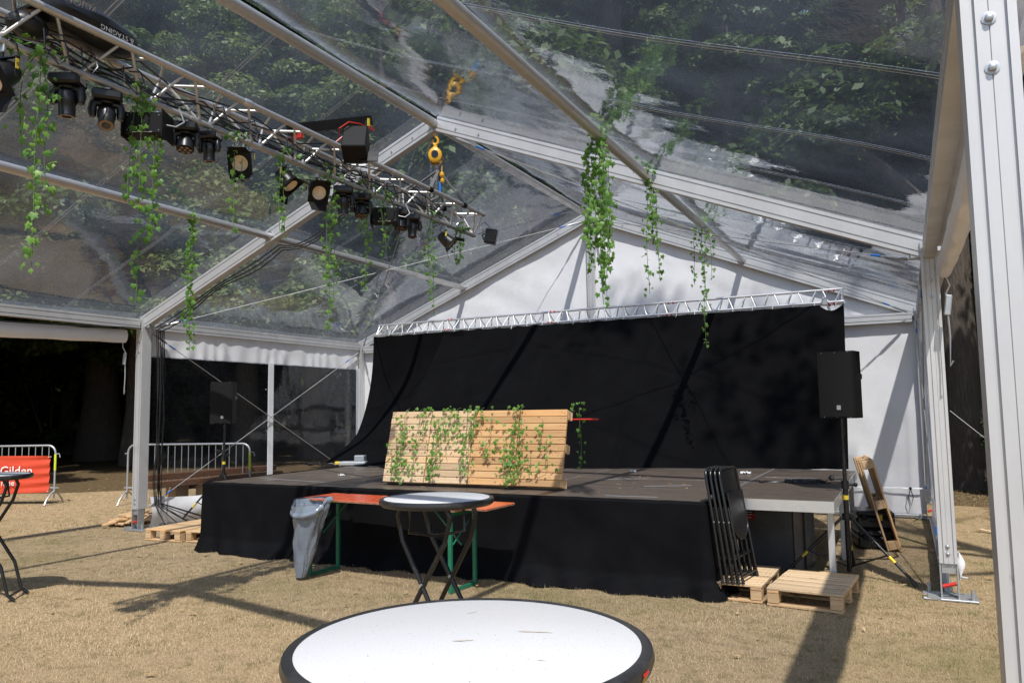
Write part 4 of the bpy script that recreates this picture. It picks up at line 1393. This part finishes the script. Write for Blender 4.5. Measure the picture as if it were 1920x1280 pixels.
# things on the deck
t = thing('power_box', 'small silver power box with cables at the left back of the stage', 'power box', (2.15, -2.92, SZ), R(20))
obj('body', MB().box((0, 0, .035), (.42, .20, .06), ch=.012), ALU_BRIGHT, t, False)
obj('socket_block', MB().box((.10, .0, .11), (.16, .13, .09), ch=.01), GALV, t, False)
obj('plug', MB().box((-.24, -.05, .04), (.09, .05, .05), ch=.01), YEL, t, False)
rc = random.Random(4)
for k in range(4):
    pts = [(-.2, -.05 + .03 * k, .03)]
    for i in range(6): pts.append((-.3 - .09 * i, rc.uniform(-.15, .1), .012 + .02 * (i % 2)))
    obj('cable', MB().tube(pts, .008, 6), BLK, t)
t = thing('cable_coil', 'loose black cable coiled on the right stage deck', 'cable', (8.77, -3.75, SZ), R(10))
pts = []
for i in range(70):
    a = i * .45
    r_ = .10 + .03 * math.sin(i * .7)
    pts.append((.17 * math.cos(a) * (1 + .3 * math.sin(i)), .10 * math.sin(a) * (1 + .2 * math.cos(i * 1.3)), .008 + .012 * ((i * 7) % 3)))
pts += [(.3, .05, .008), (.42, .0, .008)]
obj('cable', MB().tube(pts, .0055, 6), BLK, t)
pts = [(-.16, -.02, .01), (-.28, .02, .008), (-.40, -.03, .008)]
obj('plug_lead', MB().tube(pts, .006, 6), BLK, t)
obj('plug', MB().box((-.44, -.035, .016), (.06, .03, .03), ch=.008), BLK, t)
for k, (x, y, sx, lb) in enumerate(((6.62, -2.95, .06, 'crumpled white paper scrap on the deck right of the pallet screen'),
                                    (7.98, -2.75, .12, 'clear plastic scrap lying on the deck behind the folded chairs'),
                                    (3.25, -4.55, .07, 'pale paper scrap on the left half of the stage'))):
    mb = MB()
    mb.grid(lambda u, v: (sx * (u - .5) + .02 * n3(u * 3, v * 3, k), sx * .7 * (v - .5), .006 + .045 * abs(n3(u * 4 + k, v * 4, 2))), 8, 8)
    tag(obj('paper_scrap', mb, PAPER, loc=(x, y, SZ)), lb, 'litter')
mb = MB()
rt2 = random.Random(12)
for k in range(60):
    x, y = rt2.uniform(2.6, 9.0), rt2.uniform(-5.5, -2.6)
    s = rt2.uniform(.008, .03); a = rt2.uniform(0, 3.1)
    mb.box((x, y, SZ + .004), (s * 2, s * .6, .003), Matrix.Rotation(a, 3, 'Z'))
tag(obj('deck_litter', mb, LITTER, smooth=False), 'tiny chips and bits of straw on the stage deck', kind='stuff')
mb = MB()
for (x, y, l, a) in ((3.1, -5.25, 1.3, -8), (7.45, -5.55, .5, 3), (8.55, -3.2, .55, 2), (6.8, -3.9, .6, 25), (7.5, -4.5, .5, 28)):
    mb.box((x, y, SZ + .0035), (l, .022, .002), Matrix.Rotation(R(a), 3, 'Z'))
obj('tape_strip', mb, GREYT, stage, False, world=True)

# ------------------------------------------------------------------ pallets
PL, PW = .60, .80
plank_me = {}
def plank_mesh(l, w, h, mtl, nm):
    k = (round(l, 3), round(w, 3), round(h, 3), mtl.name, nm)
    if k not in plank_me: plank_me[k] = MB().box((0, 0, 0), (l, w, h), ch=.0035).mesh(nm, mtl, False)
    return plank_me[k]
def pallet(label, loc, rot, mtl=WOOD, L=PL, Wd=PW, n=11, mid=True, group='wooden half pallets', seed=0):
    """planks run along local x, stacked along local y; deck faces +z"""
    rp = random.Random(seed)
    t = thing('pallet', label, 'pallet', loc, 0, group, rot=rot)
    pw = Wd / n
    for i in range(n):
        inst('plank', plank_mesh(L, pw - .005, .020, mtl, 'plank'), t, (rp.uniform(-.003, .003), -Wd / 2 + pw * (i + .5), .134 + rp.uniform(-.0015, .0015)), (0, 0, rp.uniform(-.004, .004)))
    for x in ((-L / 2 + .05, 0, L / 2 - .05) if mid else (-L / 2 + .05, L / 2 - .05)):
        inst('stringer', plank_mesh(Wd, .09, .020, WOOD_DY, 'stringer'), t, (x, 0, .113), (0, 0, R(90)))
        for y in (-Wd / 2 + .05, 0, Wd / 2 - .05):
            inst('block', plank_mesh(.09, .095, .078, WOOD_DY, 'block'), t, (x, y, .063))
    for y in (-Wd / 2 + .05, 0, Wd / 2 - .05):
        inst('bottom_board', plank_mesh(L, .09, .020, WOOD_DY, 'bottom_board'), t, (0, y, .011))
    mb = MB()
    for i in range(n):
        for x in (-L / 2 + .045, L / 2 - .045):
            for dx in (-.018, .018):
                mb.box((x + dx, -Wd / 2 + pw * (i + .5) + rp.uniform(-.015, .015), .1446), (.006, .006, .0022))
    o = obj('nail_heads', mb, BLK_S, t, False); o['kind'] = 'stuff'
    return t
# flat on the grass, right of the skirt
pallet('flat pallet carrying the folded chairs, beside the stage skirt', (8.425, -5.36, .004), (0, 0, R(-2)), WOOD_P, .43, .86, 10, False, seed=1)
pallet('flat pallet in front of the black box, crossed by a shadow band', (8.99, -5.43, .004), (0, 0, R(-5)), WOOD_P, .58, .86, 11, False, seed=2)
# flat on the grass, left of the stage
pallet('flat pallet nearest the left tent leg', (1.12, -4.95, .004), (0, 0, R(4)), WOOD, .60, 1.20, 12, True, seed=3)
pallet('flat pallet between the left tent leg pallet and the stage', (1.76, -4.86, .004), (0, 0, R(4)), WOOD, .60, 1.20, 12, True, seed=4)
# four standing on edge as a screen
cols = ['palest left end', 'second from the left, pale', 'third from the left, warm coloured', 'right end, warm coloured']
for k in range(4):
    x = 4.76 + .545 * k
    pallet('upright pallet with ivy in the stage screen, ' + cols[k], (x, -5.12 + .005 * k, SZ + .40 - .01), (R(90 - 14), 0, R(-1.5)),
           WOOD_P if k < 2 else WOOD_O, .542, .80, 11, False, 'upright pallets of the stage screen', seed=10 + k)
# leaning on the stage at the right
pallet('pallet leaning edge-on against the right end of the stage', (9.32, -2.55, .49), (R(0), R(76), R(8)), WOOD_O, 1.0, .80, 9, True, seed=20)

t = thing('red_bar', 'thin red bar sticking out behind the pallet screen', 'bar', (6.72, -4.72, 1.50))
obj('rod', MB().tube([(-.35, 0, 0), (.12, 0, 0)], .011, 10), REDP, t)
obj('end_cap', MB().tube([(.12, 0, 0), (.135, 0, 0)], .013, 10), BLK, t)

# ivy draped over the screen
def screen_pt(x, d):
    """point on the face of the screen: d metres below its top edge"""
    a = R(14)
    y = -5.12 - .15 * math.cos(a) + .40 * math.sin(a) - d * math.sin(a)
    z = SZ + .40 + .40 * math.cos(a) + .15 * math.sin(a) - d * math.cos(a)
    return Vector((x, y - .01, z))
def screen_ivy(x, lens, dens, label):
    t = thing('ivy_spray', label, 'garland', screen_pt(x, 0), 0, 'ivy sprays draped over the pallet screen')
    for (dx, d0, L) in lens:
        n = 8; ph = ri.uniform(0, 9)
        pts = [screen_pt(x + dx + .05 * n3(ph, q * .8) * (q / n) * 2, d0 + L * q / n) + Vector((0, -.012 - .02 * ri.random(), 0)) for q in range(n + 1)]
        if d0 == 0: pts.insert(0, screen_pt(x + dx, 0) + Vector((0, .05, .02)))
        obj('stem', MB().tube(pts, .0025, 5), STEM, t, world=True)
        for i in range(int(L * dens * 1.4)):
            q = ri.uniform(0, len(pts) - 1.001); i0 = int(q)
            p = pts[i0].lerp(pts[i0 + 1], q - i0) + Vector((ri.gauss(0, .055), -.01 - .025 * ri.random(), ri.uniform(-.03, .03)))
            leaf_at(t, p - t.location, (.25, -1, .2), .034)
screen_ivy(4.70, [(0, 0, .35), (.0, .2, .58), (-.06, .35, .44), (.03, .1, .6)], 34, 'ivy spray at the left end of the pallet screen')
screen_ivy(4.90, [(0, 0, .78), (.04, 0, .42)], 27, 'narrow ivy spray second from the left on the pallet screen')
screen_ivy(5.22, [(0, 0, .60), (-.06, .1, .68), (.08, 0, .5), (.16, 0, .35), (-.1, .3, .45)], 34, 'broad ivy spray left of the middle of the pallet screen')
screen_ivy(5.52, [(0, 0, .7), (.1, 0, .30), (.16, 0, .22), (.05, .25, .45)], 38, 'ivy spray with a dense bunch at the middle of the pallet screen')
screen_ivy(5.82, [(0, .05, .45), (-.04, .3, .2)], 24, 'sparse ivy spray right of the dense bunch on the screen')
screen_ivy(6.10, [(0, 0, .78), (.06, 0, .6), (-.08, .3, .46), (.1, .35, .4), (.0, .4, .4)], 36, 'long ivy spray right of the middle of the pallet screen')
screen_ivy(6.42, [(0, .12, .3), (.06, .3, .35), (-.1, .45, .25)], 28, 'short ivy spray near the right end of the pallet screen')
t = garland((6.74, -5.02, 1.60), .62, 1, 24, 'ivy strand hanging free past the right end of the pallet screen', .028, .03, 'ivy sprays draped over the pallet screen')

# ------------------------------------------------------------------ speakers
def speaker(loc, rotz, label):
    t = thing('loudspeaker', label, 'loudspeaker', loc, rotz, 'loudspeakers on stands')
    w, d, h = .33, .34, .63
    pr = [(-w / 2, -d / 2), (w / 2, -d / 2), (w / 2, d * .1), (w * .28, d / 2), (-w * .28, d / 2), (-w / 2, d * .1)]
    mb = MB(); k = len(pr)
    vs = [(a, b, z) for z in (0, h) for a, b in pr]
    mb.add(vs, [(i, (i + 1) % k, k + (i + 1) % k, k + i) for i in range(k)] + [tuple(reversed(range(k))), tuple(range(k, 2 * k))])
    obj('cabinet', mb, BLK_M, t, False)
    obj('grille', MB().grid(lambda u, v: ((u - .5) * (w - .03), -d / 2 - .006 - .012 * math.sin(PI * u), .015 + (h - .03) * v), 14, 2), GRILL, t)
    obj('badge', MB().box((.02, -d / 2 - .021, .10), (.036, .004, .042)), GREYT, t, False)
    obj('handle', MB().box((w / 2 + .002, .0, h * .62), (.006, .11, .05), ch=.002), BLK, t, False)
    mb = MB()
    for x in (-.12, 0, .12):
        for z in (.012, h - .012): mb.sphere((x, -d / 2 - .012, z), .004, 6)
    obj('screw', mb, GALV, t)
    return t
def stand(loc, hgt, collar, spread, angs, label, rotz=0):
    t = thing('speaker_stand', label, 'speaker stand', loc, rotz, 'tripod stands carrying the loudspeakers')
    obj('pole', MB().tube([(0, 0, .05), (0, 0, collar + .30)], .024, 12).tube([(0, 0, collar + .30), (0, 0, hgt)], .0185, 12), BLK_S, t)
    obj('collar', MB().tube([(0, 0, collar - .03), (0, 0, collar + .03)], .042, 14).tube([(0, 0, collar + .26), (0, 0, collar + .34)], .034, 12), BLK, t)
    obj('knob', MB().tube([(.03, 0, collar + .30), (.085, 0, collar + .30)], .012, 8).sphere((.09, 0, collar + .30), .022, 8), BLK, t)
    obj('knob', MB().tube([(-.03, 0, collar + .36), (-.10, -.02, collar + .36)], .014, 8).sphere((-.115, -.02, collar + .36), .03, 8), BLK, t)
    obj('tape', MB().tube([(0, 0, collar + .16), (0, 0, collar + .20)], .0255, 12), YEL, t)
    for a in angs:
        d = Vector((math.cos(a), math.sin(a), 0))
        f = d * spread
        lg = obj('leg', MB().tube([d * .035 + Vector((0, 0, collar)), f + Vector((0, 0, .02))], .0135, 10), BLK_S, t)
        p0 = d * .035 + Vector((0, 0, collar)); p1 = f + Vector((0, 0, .02))
        obj('tape', MB().tube([p0.lerp(p1, .60), p0.lerp(p1, .69)], .0148, 10), YEL, lg)
        obj('foot', MB().tube([p0.lerp(p1, .93), p1 + Vector((0, 0, -.015))], .0175, 10), RUBBER, lg)
        obj('brace', MB().tube([Vector((0, 0, .10)) + d * .02, p0.lerp(p1, .58)], .008, 8), BLK_S, t)
    return t
stand((9.20, -4.42, 0), 1.52, .56, .60, (R(-22), R(200), R(90)), 'black tripod speaker stand at the right front corner of the stage')
speaker((9.22, -4.42, 1.49), R(-14), 'black loudspeaker on a stand at the right end of the stage')
stand((.50, -3.95, 0), 1.52, .70, .62, (R(215), R(330), R(90)), 'black tripod speaker stand at the left behind the stage')
speaker((.50, -3.95, 1.47), R(30), 'black loudspeaker on a stand before the left window wall')

# ------------------------------------------------------------------ tables
def high_table(loc, rotz, rad, label, legrot=0.0, topm=TOP, stickers=False):
    t = thing('bar_table', label, 'bar table', loc, rotz, 'round high bar tables')
    H = 1.10
    obj('table_top', MB().lathe([(0, H - .028), (rad - .02, H - .028), (rad - .012, H - .001), (rad - .014, H), (0, H)], 96), topm, t)
    rim = obj('rim', MB().lathe([(rad - .03, H - .034), (rad - .004, H - .038), (rad + .008, H - .029), (rad + .012, H - .016), (rad + .008, H - .002), (rad - .006, H + .004), (rad - .0155, H + .0015), (rad - .0165, H - .01)], 96), RUBBER, t)
    c, s = math.cos(legrot), math.sin(legrot)
    def P(x, y, z): return (x * c - y * s, x * s + y * c, z)
    for sy in (-1, 1):
        a = .30 if sy > 0 else .26
        for sx in (-1, 1):
            y = sx * .105 + (.012 if sy > 0 else -.012)
            pts = [P(sy * .16, sx * .13, H - .03), P(sy * .19, sx * .13, H - .10), P(sy * .15, sx * .135, H - .24), P(-sy * .18, sx * .15, .30), P(-sy * .24, sx * .155, .06), P(-sy * .30, sx * .155, .012)]
            obj('leg', MB().tube(pts, .0145, 10), BLK_S, t)
        obj('cross_bar', MB().tube([P(-sy * .25, -.155, .05), P(-sy * .25, .155, .05)], .012, 8), BLK_S, t)
    obj('folding_bracket', MB().tube([P(-.10, -.13, H - .06), P(-.13, -.10, H - .20), P(.0, -.02, H - .22), P(.13, .10, H - .20), P(.10, .13, H - .06)], .010, 8), BLK_S, t)
    mb = MB()
    for sx in (-1, 1):
        mb.tube([P(0, sx * .12, .62), P(0, sx * .17, .62)], .008, 8)
    obj('pivot_bolt', mb, GALV, t)
    if stickers:
        for (sx_, sy_, l_, an) in ((-.015, .005, .055, .6), (.10, .13, .07, .3), (-.12, .22, .03, 1.2), (.20, -.05, .02, .2)):
            def stf(u, v):
                a_ = 2 * PI * u
                rr = v * l_ * (.5 + .5 * n3(math.cos(a_) * 2 + sx_ * 9, math.sin(a_) * 2))
                dx, dy = rr * math.cos(a_), rr * math.sin(a_) * .16
                return (sx_ + dx * math.cos(an) - dy * math.sin(an), sy_ + dx * math.sin(an) + dy * math.cos(an), H + .0012)
            obj('stain', MB().grid(stf, 18, 3), STAIN, t)
        for (a, w, z0, z1, mt_, nm) in ((R(-1), .030, -.042, -.016, HOIST, 'sticker'), (R(2.3), .012, -.034, -.012, BLUE, 'sticker'), (R(0), .034, -.016, -.009, REDP, 'sticker'), (R(-8), .016, -.043, -.028, REDP, 'sticker')):
            def sf(u, v):
                aa = a + (u - .5) * w / rad
                z = H + z0 + (z1 - z0) * v
                rr = rad + float(np.interp(z - H, [-.038, -.029, -.016, -.002], [-.004, .008, .012, .008])) + .0012
                return (rr * math.cos(aa), rr * math.sin(aa), z)
            obj(nm, MB().grid(sf, 6, 3), mt_, rim)
    return t
high_table((8.86, -10.945, 0), 0, .395, 'large white speckled bar table in the foreground, cut by the bottom edge', .4, TOP, True)
high_table((7.235, -8.53, 0), 0, .33, 'round white bar table standing between foreground table and stage', R(-4), TOP2)
high_table((2.37, -8.36, 0), 0, .33, 'bar table cut by the left picture edge, seen edge-on', R(40), TOP2)

# orange beer table
t = thing('beer_table', 'long orange beer table with green folding legs along the stage front', 'table', (5.40, -6.27, 0), R(-3))
L2 = 1.10
tt = obj('table_top', MB().box((0, 0, .757), (2.2, .50, .022), ch=.004), TABLE_R, t, False)
obj('worn_edge', MB().box((0, -.2515, .756), (2.19, .004, .016)).box((1.1015, 0, .756), (.004, .49, .016)), EDGE_W, tt, False)
obj('batten', MB().box((.72, 0, .730), (.06, .44, .03)).box((-1.0, 0, .730), (.06, .44, .03)), WOOD_DY, t, False)
for sx in (-1, 1):
    x = .69 if sx > 0 else -1.0
    for sy in (-1, 1):
        obj('leg', MB().box((x, sy * .20, .36), (.035, .035, .71), ch=.004), GREEN_P, t, False)
    obj('leg_frame', MB().box((x, 0, .02), (.03, .40, .03)).box((x, 0, .69), (.03, .36, .03)), GREEN_P, t, False)
    obj('strut', MB().tube([(x, -.02, .40), (x - sx * .34, -.02, .735)], .008, 6).tube([(x, .10, .60), (x, -.16, .42)], .007, 6), GREEN_P, t)

# grey bin bag on the end of the beer table
t = thing('bin_bag', 'shiny grey bin bag hung open on the left end of the orange table', 'bag', (4.54, -6.60, 0))
def bagfn(u, v):
    a = 2 * PI * u
    z = .03 + .75 * v
    w = .05 + .165 * v ** .85
    dp = .035 + .115 * v ** .9
    k = 1 + .17 * n3(math.cos(a) * 1.6, math.sin(a) * 1.6, z * 2.6) + .13 * (1 - 2 * abs(n3(math.cos(a) * 2.4 + z * 2, math.sin(a) * 2.4, z * 3.2))) - .09
    cx = -(.195 - w) * .72
    x = cx + w * k * math.cos(a)
    y = dp * k * math.sin(a)
    if v > .93:
        z += -.13 * max(0, -math.sin(a)) ** .7 * (v - .93) / .07 + .015 * math.cos(a)
    return (x, y, z)
obj('bag_body', MB().grid(bagfn, 56, 44), BAGM, t)
def rimf(u, v):
    a = 2 * PI * u
    b = bagfn(u, 1.0)
    o = .012 * math.sin(PI * v)
    return (b[0] + (o + .004) * math.cos(a), b[1] + (o + .004) * math.sin(a), b[2] + .012 - .055 * v + .01 * n3(a * 2, v))
obj('folded_rim', MB().grid(rimf, 56, 6), BAGM, t)
obj('drawstring', MB().box((.165, -.075, .66), (.02, .004, .06), Matrix.Rotation(R(20), 3, 'Y')), LIME, t, False)

# folded chairs on the pallet
def chair(i):
    lab = ['folded black chair at the front of the stack, its seat facing out', 'second folded black chair of the stack on the pallet',
           'third folded black chair of the stack on the pallet', 'folded black chair at the back of the stack against the skirt'][i]
    t = thing('folding_chair', lab, 'chair', (8.475 - .043 * i, -5.60 - .006 * i, .152), 0, 'folded chairs stacked on the pallet', rot=(0, R(-8.5 + .4 * i), R(-8)))
    # the chair folded flat in its local y-z plane, facing +x
    w = .215
    for s in (-1, 1):
        obj('back_tube', MB().tube([(0, s * w, .0), (.004, s * w, .5), (.0, s * w, .86), (0, s * (w - .012), .915), (0, s * (w - .06), .94), (0, 0, .945)], .012, 10), BLK_S, t)
        obj('leg', MB().tube([(.028, s * (w - .03), .0), (.024, s * (w - .028), .35), (.016, s * (w - .025), .62)], .0105, 10), BLK_S, t)
    obj('cross_bar', MB().tube([(.028, -w + .03, .05), (.028, w - .03, .05)], .009, 8).tube([(.0, -w, .20), (.0, w, .20)], .009, 8), BLK_S, t)
    def plate(u, v, y0, z0, z1, bow):
        y = (u - .5) * 2 * (w - .02)
        e = 1 - abs(2 * v - 1) ** 6 * .0
        return (bow * math.cos((u - .5) * PI), y, z0 + (z1 - z0) * v)
    obj('backrest', MB().grid(lambda u, v: plate(u, v, 0, .72, .925, .012), 10, 4), BLK, t)
    def seat(u, v):
        # rounded pan
        zz = .34 + .40 * v
        hw = (w - .035) * (1 - max(0, .30 - v) ** 2 * 8.5)
        return (.030 + .010 * math.cos((u - .5) * PI), (u - .5) * 2 * hw, zz)
    obj('seat', MB().grid(seat, 12, 14), BLK, t)
    obj('seat_rim', MB().tube([seat(0, k / 14) for k in range(14, -1, -1)] + [seat(k / 12, 0) for k in range(1, 13)] + [seat(1, k / 14) for k in range(15)], .007, 6), BLK, t)
    mb = MB()
    for s in (-1, 1): mb.sphere((.012, s * (w + .008), .50), .007, 6)
    obj('rivet', mb, GALV, t)
    for s in (-1, 1):
        obj('foot_cap', MB().tube([(0, s * w, -.006), (0, s * w, .03)], .016, 8), RUBBER, t)
        obj('foot_cap', MB().tube([(.028, s * (w - .03), -.006), (.028, s * (w - .03), .03)], .014, 8), RUBBER, t)
for i in range(4): chair(i)

# black box under the stage
t = thing('storage_box', 'large black open box with a small red label under the right stage deck', 'box', (8.40, -4.05, 0), R(-6))
w, d, h = .64, .50, .60
mb = MB()
mb.box((0, -d / 2, h / 2), (w, .014, h), ch=.003); obj('front_panel', mb, FLIGHT, t, False)
obj('side_panel', MB().box((w / 2 + .055, -d / 2 + .10, h / 2), (.20, .014, h - .01), Matrix.Rotation(R(62), 3, 'Z'), ch=.003), FLIGHT2, t, False)
obj('side_panel', MB().box((w / 2 + .10, .04, h / 2), (.014, d - .12, h - .01), ch=.003), FLIGHT, t, False)
obj('side_panel', MB().box((-w / 2, .0, h / 2), (.014, d - .02, h), ch=.003), FLIGHT, t, False)
obj('back_panel', MB().box((.05, d / 2, h / 2), (w + .1, .014, h), ch=.003), FLIGHT, t, False)
obj('floor_panel', MB().box((.03, 0, .02), (w, d - .03, .014)), FLIGHT, t, False)
lb = obj('label', MB().box((-.10, -d / 2 - .009, h - .085), (.115, .003, .085)), BLK_M, t, False)
obj('label_band', MB().box((-.095, -d / 2 - .0118, h - .085), (.095, .002, .022)).box((-.05, -d / 2 - .0113, h - .095), (.012, .002, .06)).box((-.095, -d / 2 - .0113, h - .118), (.095, .002, .012)), REDP, lb, False)
mb = MB()
for z, wd, n_ in ((-.055, .078, 9), (-.075, .074, 8), (-.105, .05, 6)):
    for k in range(n_):
        mb.box((-.10 - wd / 2 + wd * (k + .5) / n_, -d / 2 - .0135, h + z), (wd / n_ * .72, .0015, .006 + .002 * (k % 2)))
obj('label_print', mb, WHITE, lb, False)
# two hard cases
for i, (z, lab) in enumerate(((0.0, 'lower black hard case behind the right stage leg'), (.215, 'upper black hard case with yellow tag, behind the right stage leg'))):
    t = thing('hard_case', lab, 'case', (9.34 + .01 * i, -2.60 + .04 * i, z), R(14 - 5 * i), 'hard cases by the stage')
    obj('body', MB().box((0, 0, .075), (.40, .46, .13), ch=.02), BLK, t)
    obj('lid', MB().box((0, 0, .172), (.39, .45, .062), ch=.02), BLK, t)
    mb = MB()
    for x in (-.12, .12): mb.box((x, -.236, .14), (.06, .02, .07), ch=.006)
    mb.box((.205, -.05, .14), (.02, .06, .06), ch=.006)
    obj('latch', mb, BLK_M, t)
    obj('handle', MB().tube([(-.06, -.23, .10), (-.06, -.265, .095), (.06, -.265, .095), (.06, -.23, .10)], .009, 8), BLK, t)
    if i: obj('tag', MB().box((.05, -.2475, .13), (.035, .003, .07)), YEL, t, False); obj('label', MB().box((.0, -.1, .2045), (.14, .05, .002)), PAPER, t, False)
t = thing('ground_cable', 'thin black cable snaking over the grass from the hard cases', 'cable', (9.4, -3, 0))
obj('cable', MB().tube([(9.42, -2.75, .12), (9.55, -2.9, .02), (9.60, -3.2, .012), (9.5, -3.4, .012), (9.3, -3.5, .012), (9.0, -3.6, .012)], .006, 6), BLK, t, world=True)

# white bundle by the right leg
t = thing('curtain_bundle', 'white plastic curtain end bundled behind the foot of the right tent leg', 'curtain', (10.10, -4.93, .10))
t.scale = (.6, .5, .5)
obj('fold', MB().grid(lambda u, v: (-.03 + (.012 + .05 * math.sin(PI * min(1, v * 1.15)) ** 1.4) * math.cos(2 * PI * u) + .05 * v * (1 - v), .09 * math.sin(2 * PI * u) * (1 - .5 * v) + .012 * n3(u * 9, v * 3), .55 - .45 * v), 20, 12), PVC_W, t)
obj('strap', MB().tube([(-.02, -.05, .16), (.06, -.05, .15), (.08, 0, .12)], .012, 8), GALV, t)

# ------------------------------------------------------------------ barriers outside on the left
def barrier(x, y, ang, length, label, lime_end=True):
    t = thing('crowd_barrier', label, 'barrier', (x, y, 0), ang, 'steel crowd barriers outside on the left')
    H, r = 1.08, .019
    L = length
    pts = [(0, 0, .10), (0, 0, H - .14)]
    for k in range(1, 5): pts.append((.14 - .14 * math.cos(k * PI / 8), 0, H - .14 + .14 * math.sin(k * PI / 8)))
    for k in range(0, 5): pts.append((L - .14 + .14 * math.sin(k * PI / 8), 0, H - .14 + .14 * math.cos(k * PI / 8)))
    pts += [(L, 0, .10)]
    obj('frame', MB().tube(pts, r, 10), GALV, t)
    obj('bottom_rail', MB().tube([(0, 0, .30), (L, 0, .30)], .016, 8), GALV, t)
    n = int(L / .125)
    bm_ = MB().tube([(0, 0, .30), (0, 0, H)], .008, 6).mesh('upright_bar', GALV)
    for k in range(1, n): inst('upright_bar', bm_, t, (L * k / n, 0, 0))
    for fx in (.0, L):
        obj('foot', MB().tube([(fx, -.28, .01), (fx, -.22, .10), (fx, -.10, .20), (fx, 0, .24), (fx, .10, .20), (fx, .22, .10), (fx, .28, .01)], .016, 8), GALV, t)
    obj('hook', MB().tube([(L, 0, .92), (L + .07, 0, .93), (L + .09, 0, .86)], .009, 6).tube([(L, 0, .30), (L + .09, 0, .30)], .009, 6).tube([(0, 0, .92), (-.06, 0, .92)], .009, 6).tube([(0, 0, .30), (-.06, 0, .30)], .009, 6), GALV, t)
    if lime_end:
        obj('tape', MB().tube([(L, 0, .92), (L, 0, .62)], r + .002, 10), LIME, t)
    return t
ang = math.atan2(.45, .89)
barrier(-3.02, -2.95, R(20), 2.35, 'steel crowd barrier outside the window wall, behind the left tent leg')
bx, by = -4.42, -3.42
barrier(bx - 2.3 * math.cos(R(25)), by - 2.3 * math.sin(R(25)), R(25), 2.3, 'steel crowd barrier carrying the orange banner', True)
barrier(bx - 4.9, by - .6, R(25), 2.3, 'steel crowd barrier farther back behind the bannered one', False)
t = thing('banner', 'orange red banner with white lettering tied to the crowd barrier', 'banner', (bx - 2.3 * math.cos(R(25)), by - 2.3 * math.sin(R(25)), 0), R(25))
def banf(u, v):
    x = .0 + 2.22 * u
    pul = .03 * math.sin(v * 26 + 2 * math.sin(u * 3)) * (abs(u - .5) * 2) ** 1.5 + .012 * n3(u * 3, v * 14)
    return (x, -.035 - .4 * pul, .22 + .67 * v + .02 * math.sin(PI * u) * (v - .5))
obj('cloth', MB().grid(banf, 60, 40), ORANGE, t)
text('banner_lettering', 'elijke Gilden', .235, WHITE, t, (1.92, -.064, .62), (R(90), 0, 0), .002, 'RIGHT')
text('banner_lettering', 'je mee', .15, WHITE, t, (1.18, -.064, .40), (R(90), 0, 0), .002, 'LEFT')
mb = MB()
for x in (.02, 2.2):
    for z in (.24, .87): mb.tube([(x, -.05, z), (x, .03, z)], .008, 6)
obj('tie', mb, WHITE, t)
t = thing('steel_frame', 'plain galvanised steel frame standing far left behind the banner', 'frame', (-9.6, -4.4, 0), R(25))
obj('post', MB().tube([(2.1, 0, 0), (2.1, 0, 1.55)], .035, 8), GALV, t)
obj('post', MB().tube([(.0, 0, 0), (.0, 0, 1.55)], .035, 8), GALV, t)
obj('top_rail', MB().box((1.1, 0, 1.58), (2.35, .08, .05), ch=.005), GALV, t)

# timber beams and block outside the window
t = thing('timber_bench', 'rough brown timber beams stacked on wooden blocks outside the window wall', 'timber stack', (-1.2, -2.6, 0))
def beam(name, p, q, w_, h_, mt_, lab=None):
    p = Vector(p); q = Vector(q)
    L = (q - p).length; c = (p + q) / 2
    a = math.atan2((q - p).y, (q - p).x)
    o = inst(name, MB().box((0, 0, 0), (L, w_, h_), ch=.008).mesh(name, mt_, False), t, c - t.location, (0, 0, a))
    if lab: o['label'] = lab
beam('beam', (-1.32, -4.05, .60), (-.95, -1.4, .60), .14, .10, WOOD_D)
beam('beam', (-1.15, -3.95, .49), (-.78, -1.4, .49), .14, .10, WOOD_D)
beam('beam', (-1.42, -3.2, .40), (-1.0, -1.3, .40), .12, .12, WOOD_D)
obj('block', MB().box((-1.22, -3.35, .22), (.22, .30, .44), Matrix.Rotation(R(8), 3, 'Z'), ch=.01), WOOD_O, t, False, world=True)
obj('block', MB().box((-1.02, -2.9, .21), (.30, .24, .42), Matrix.Rotation(R(20), 3, 'Z'), ch=.01), WOOD_O, t, False, world=True)
obj('block', MB().box((-1.0, -1.7, .21), (.26, .24, .42), Matrix.Rotation(R(5), 3, 'Z'), ch=.01), WOOD_O, t, False, world=True)

# heap of split wood beside the left leg
t = thing('wood_heap', 'small heap of short pale wood offcuts beside the left tent leg', 'wood heap', (-.50, -4.70, 0))
rw = random.Random(8)
pm = [MB().box((0, 0, 0), (l, .08, .028), ch=.004).mesh('offcut', WOOD) for l in (.26, .34, .42)]
for k in range(34):
    lay = k // 9
    s = .36 - .07 * lay
    inst('offcut', pm[k % 3], t, (rw.uniform(-s, s) * 1.1, rw.uniform(-s, s) * .8, .02 + .038 * lay + rw.uniform(0, .012)), (rw.uniform(-.22, .22), rw.uniform(-.22, .22), rw.uniform(0, PI)))

# two bits of litter on the lawn
for k, (x, y, mt_, lb) in enumerate(((10.6, -1.1, WOOD_P, 'curled strip of pale bark on the grass right of the tent leg'), (11.0, -2.9, PAPER, 'pale scrap of paper on the grass right of the tent'), (6.1, -9.1, PAPER, 'white scrap on the lawn left of the foreground table'))):
    mb = MB().grid(lambda u, v: ((u - .5) * (.34 if k == 0 else .09), (v - .5) * .06, .02 + .03 * n3(u * 3 + k, v) ** 2 + .012 * math.sin(u * 6)), 10, 3)
    tag(obj('lawn_scrap', mb, mt_, loc=(x, y, .004), rot=(0, 0, -.5 + k)), lb, 'litter')
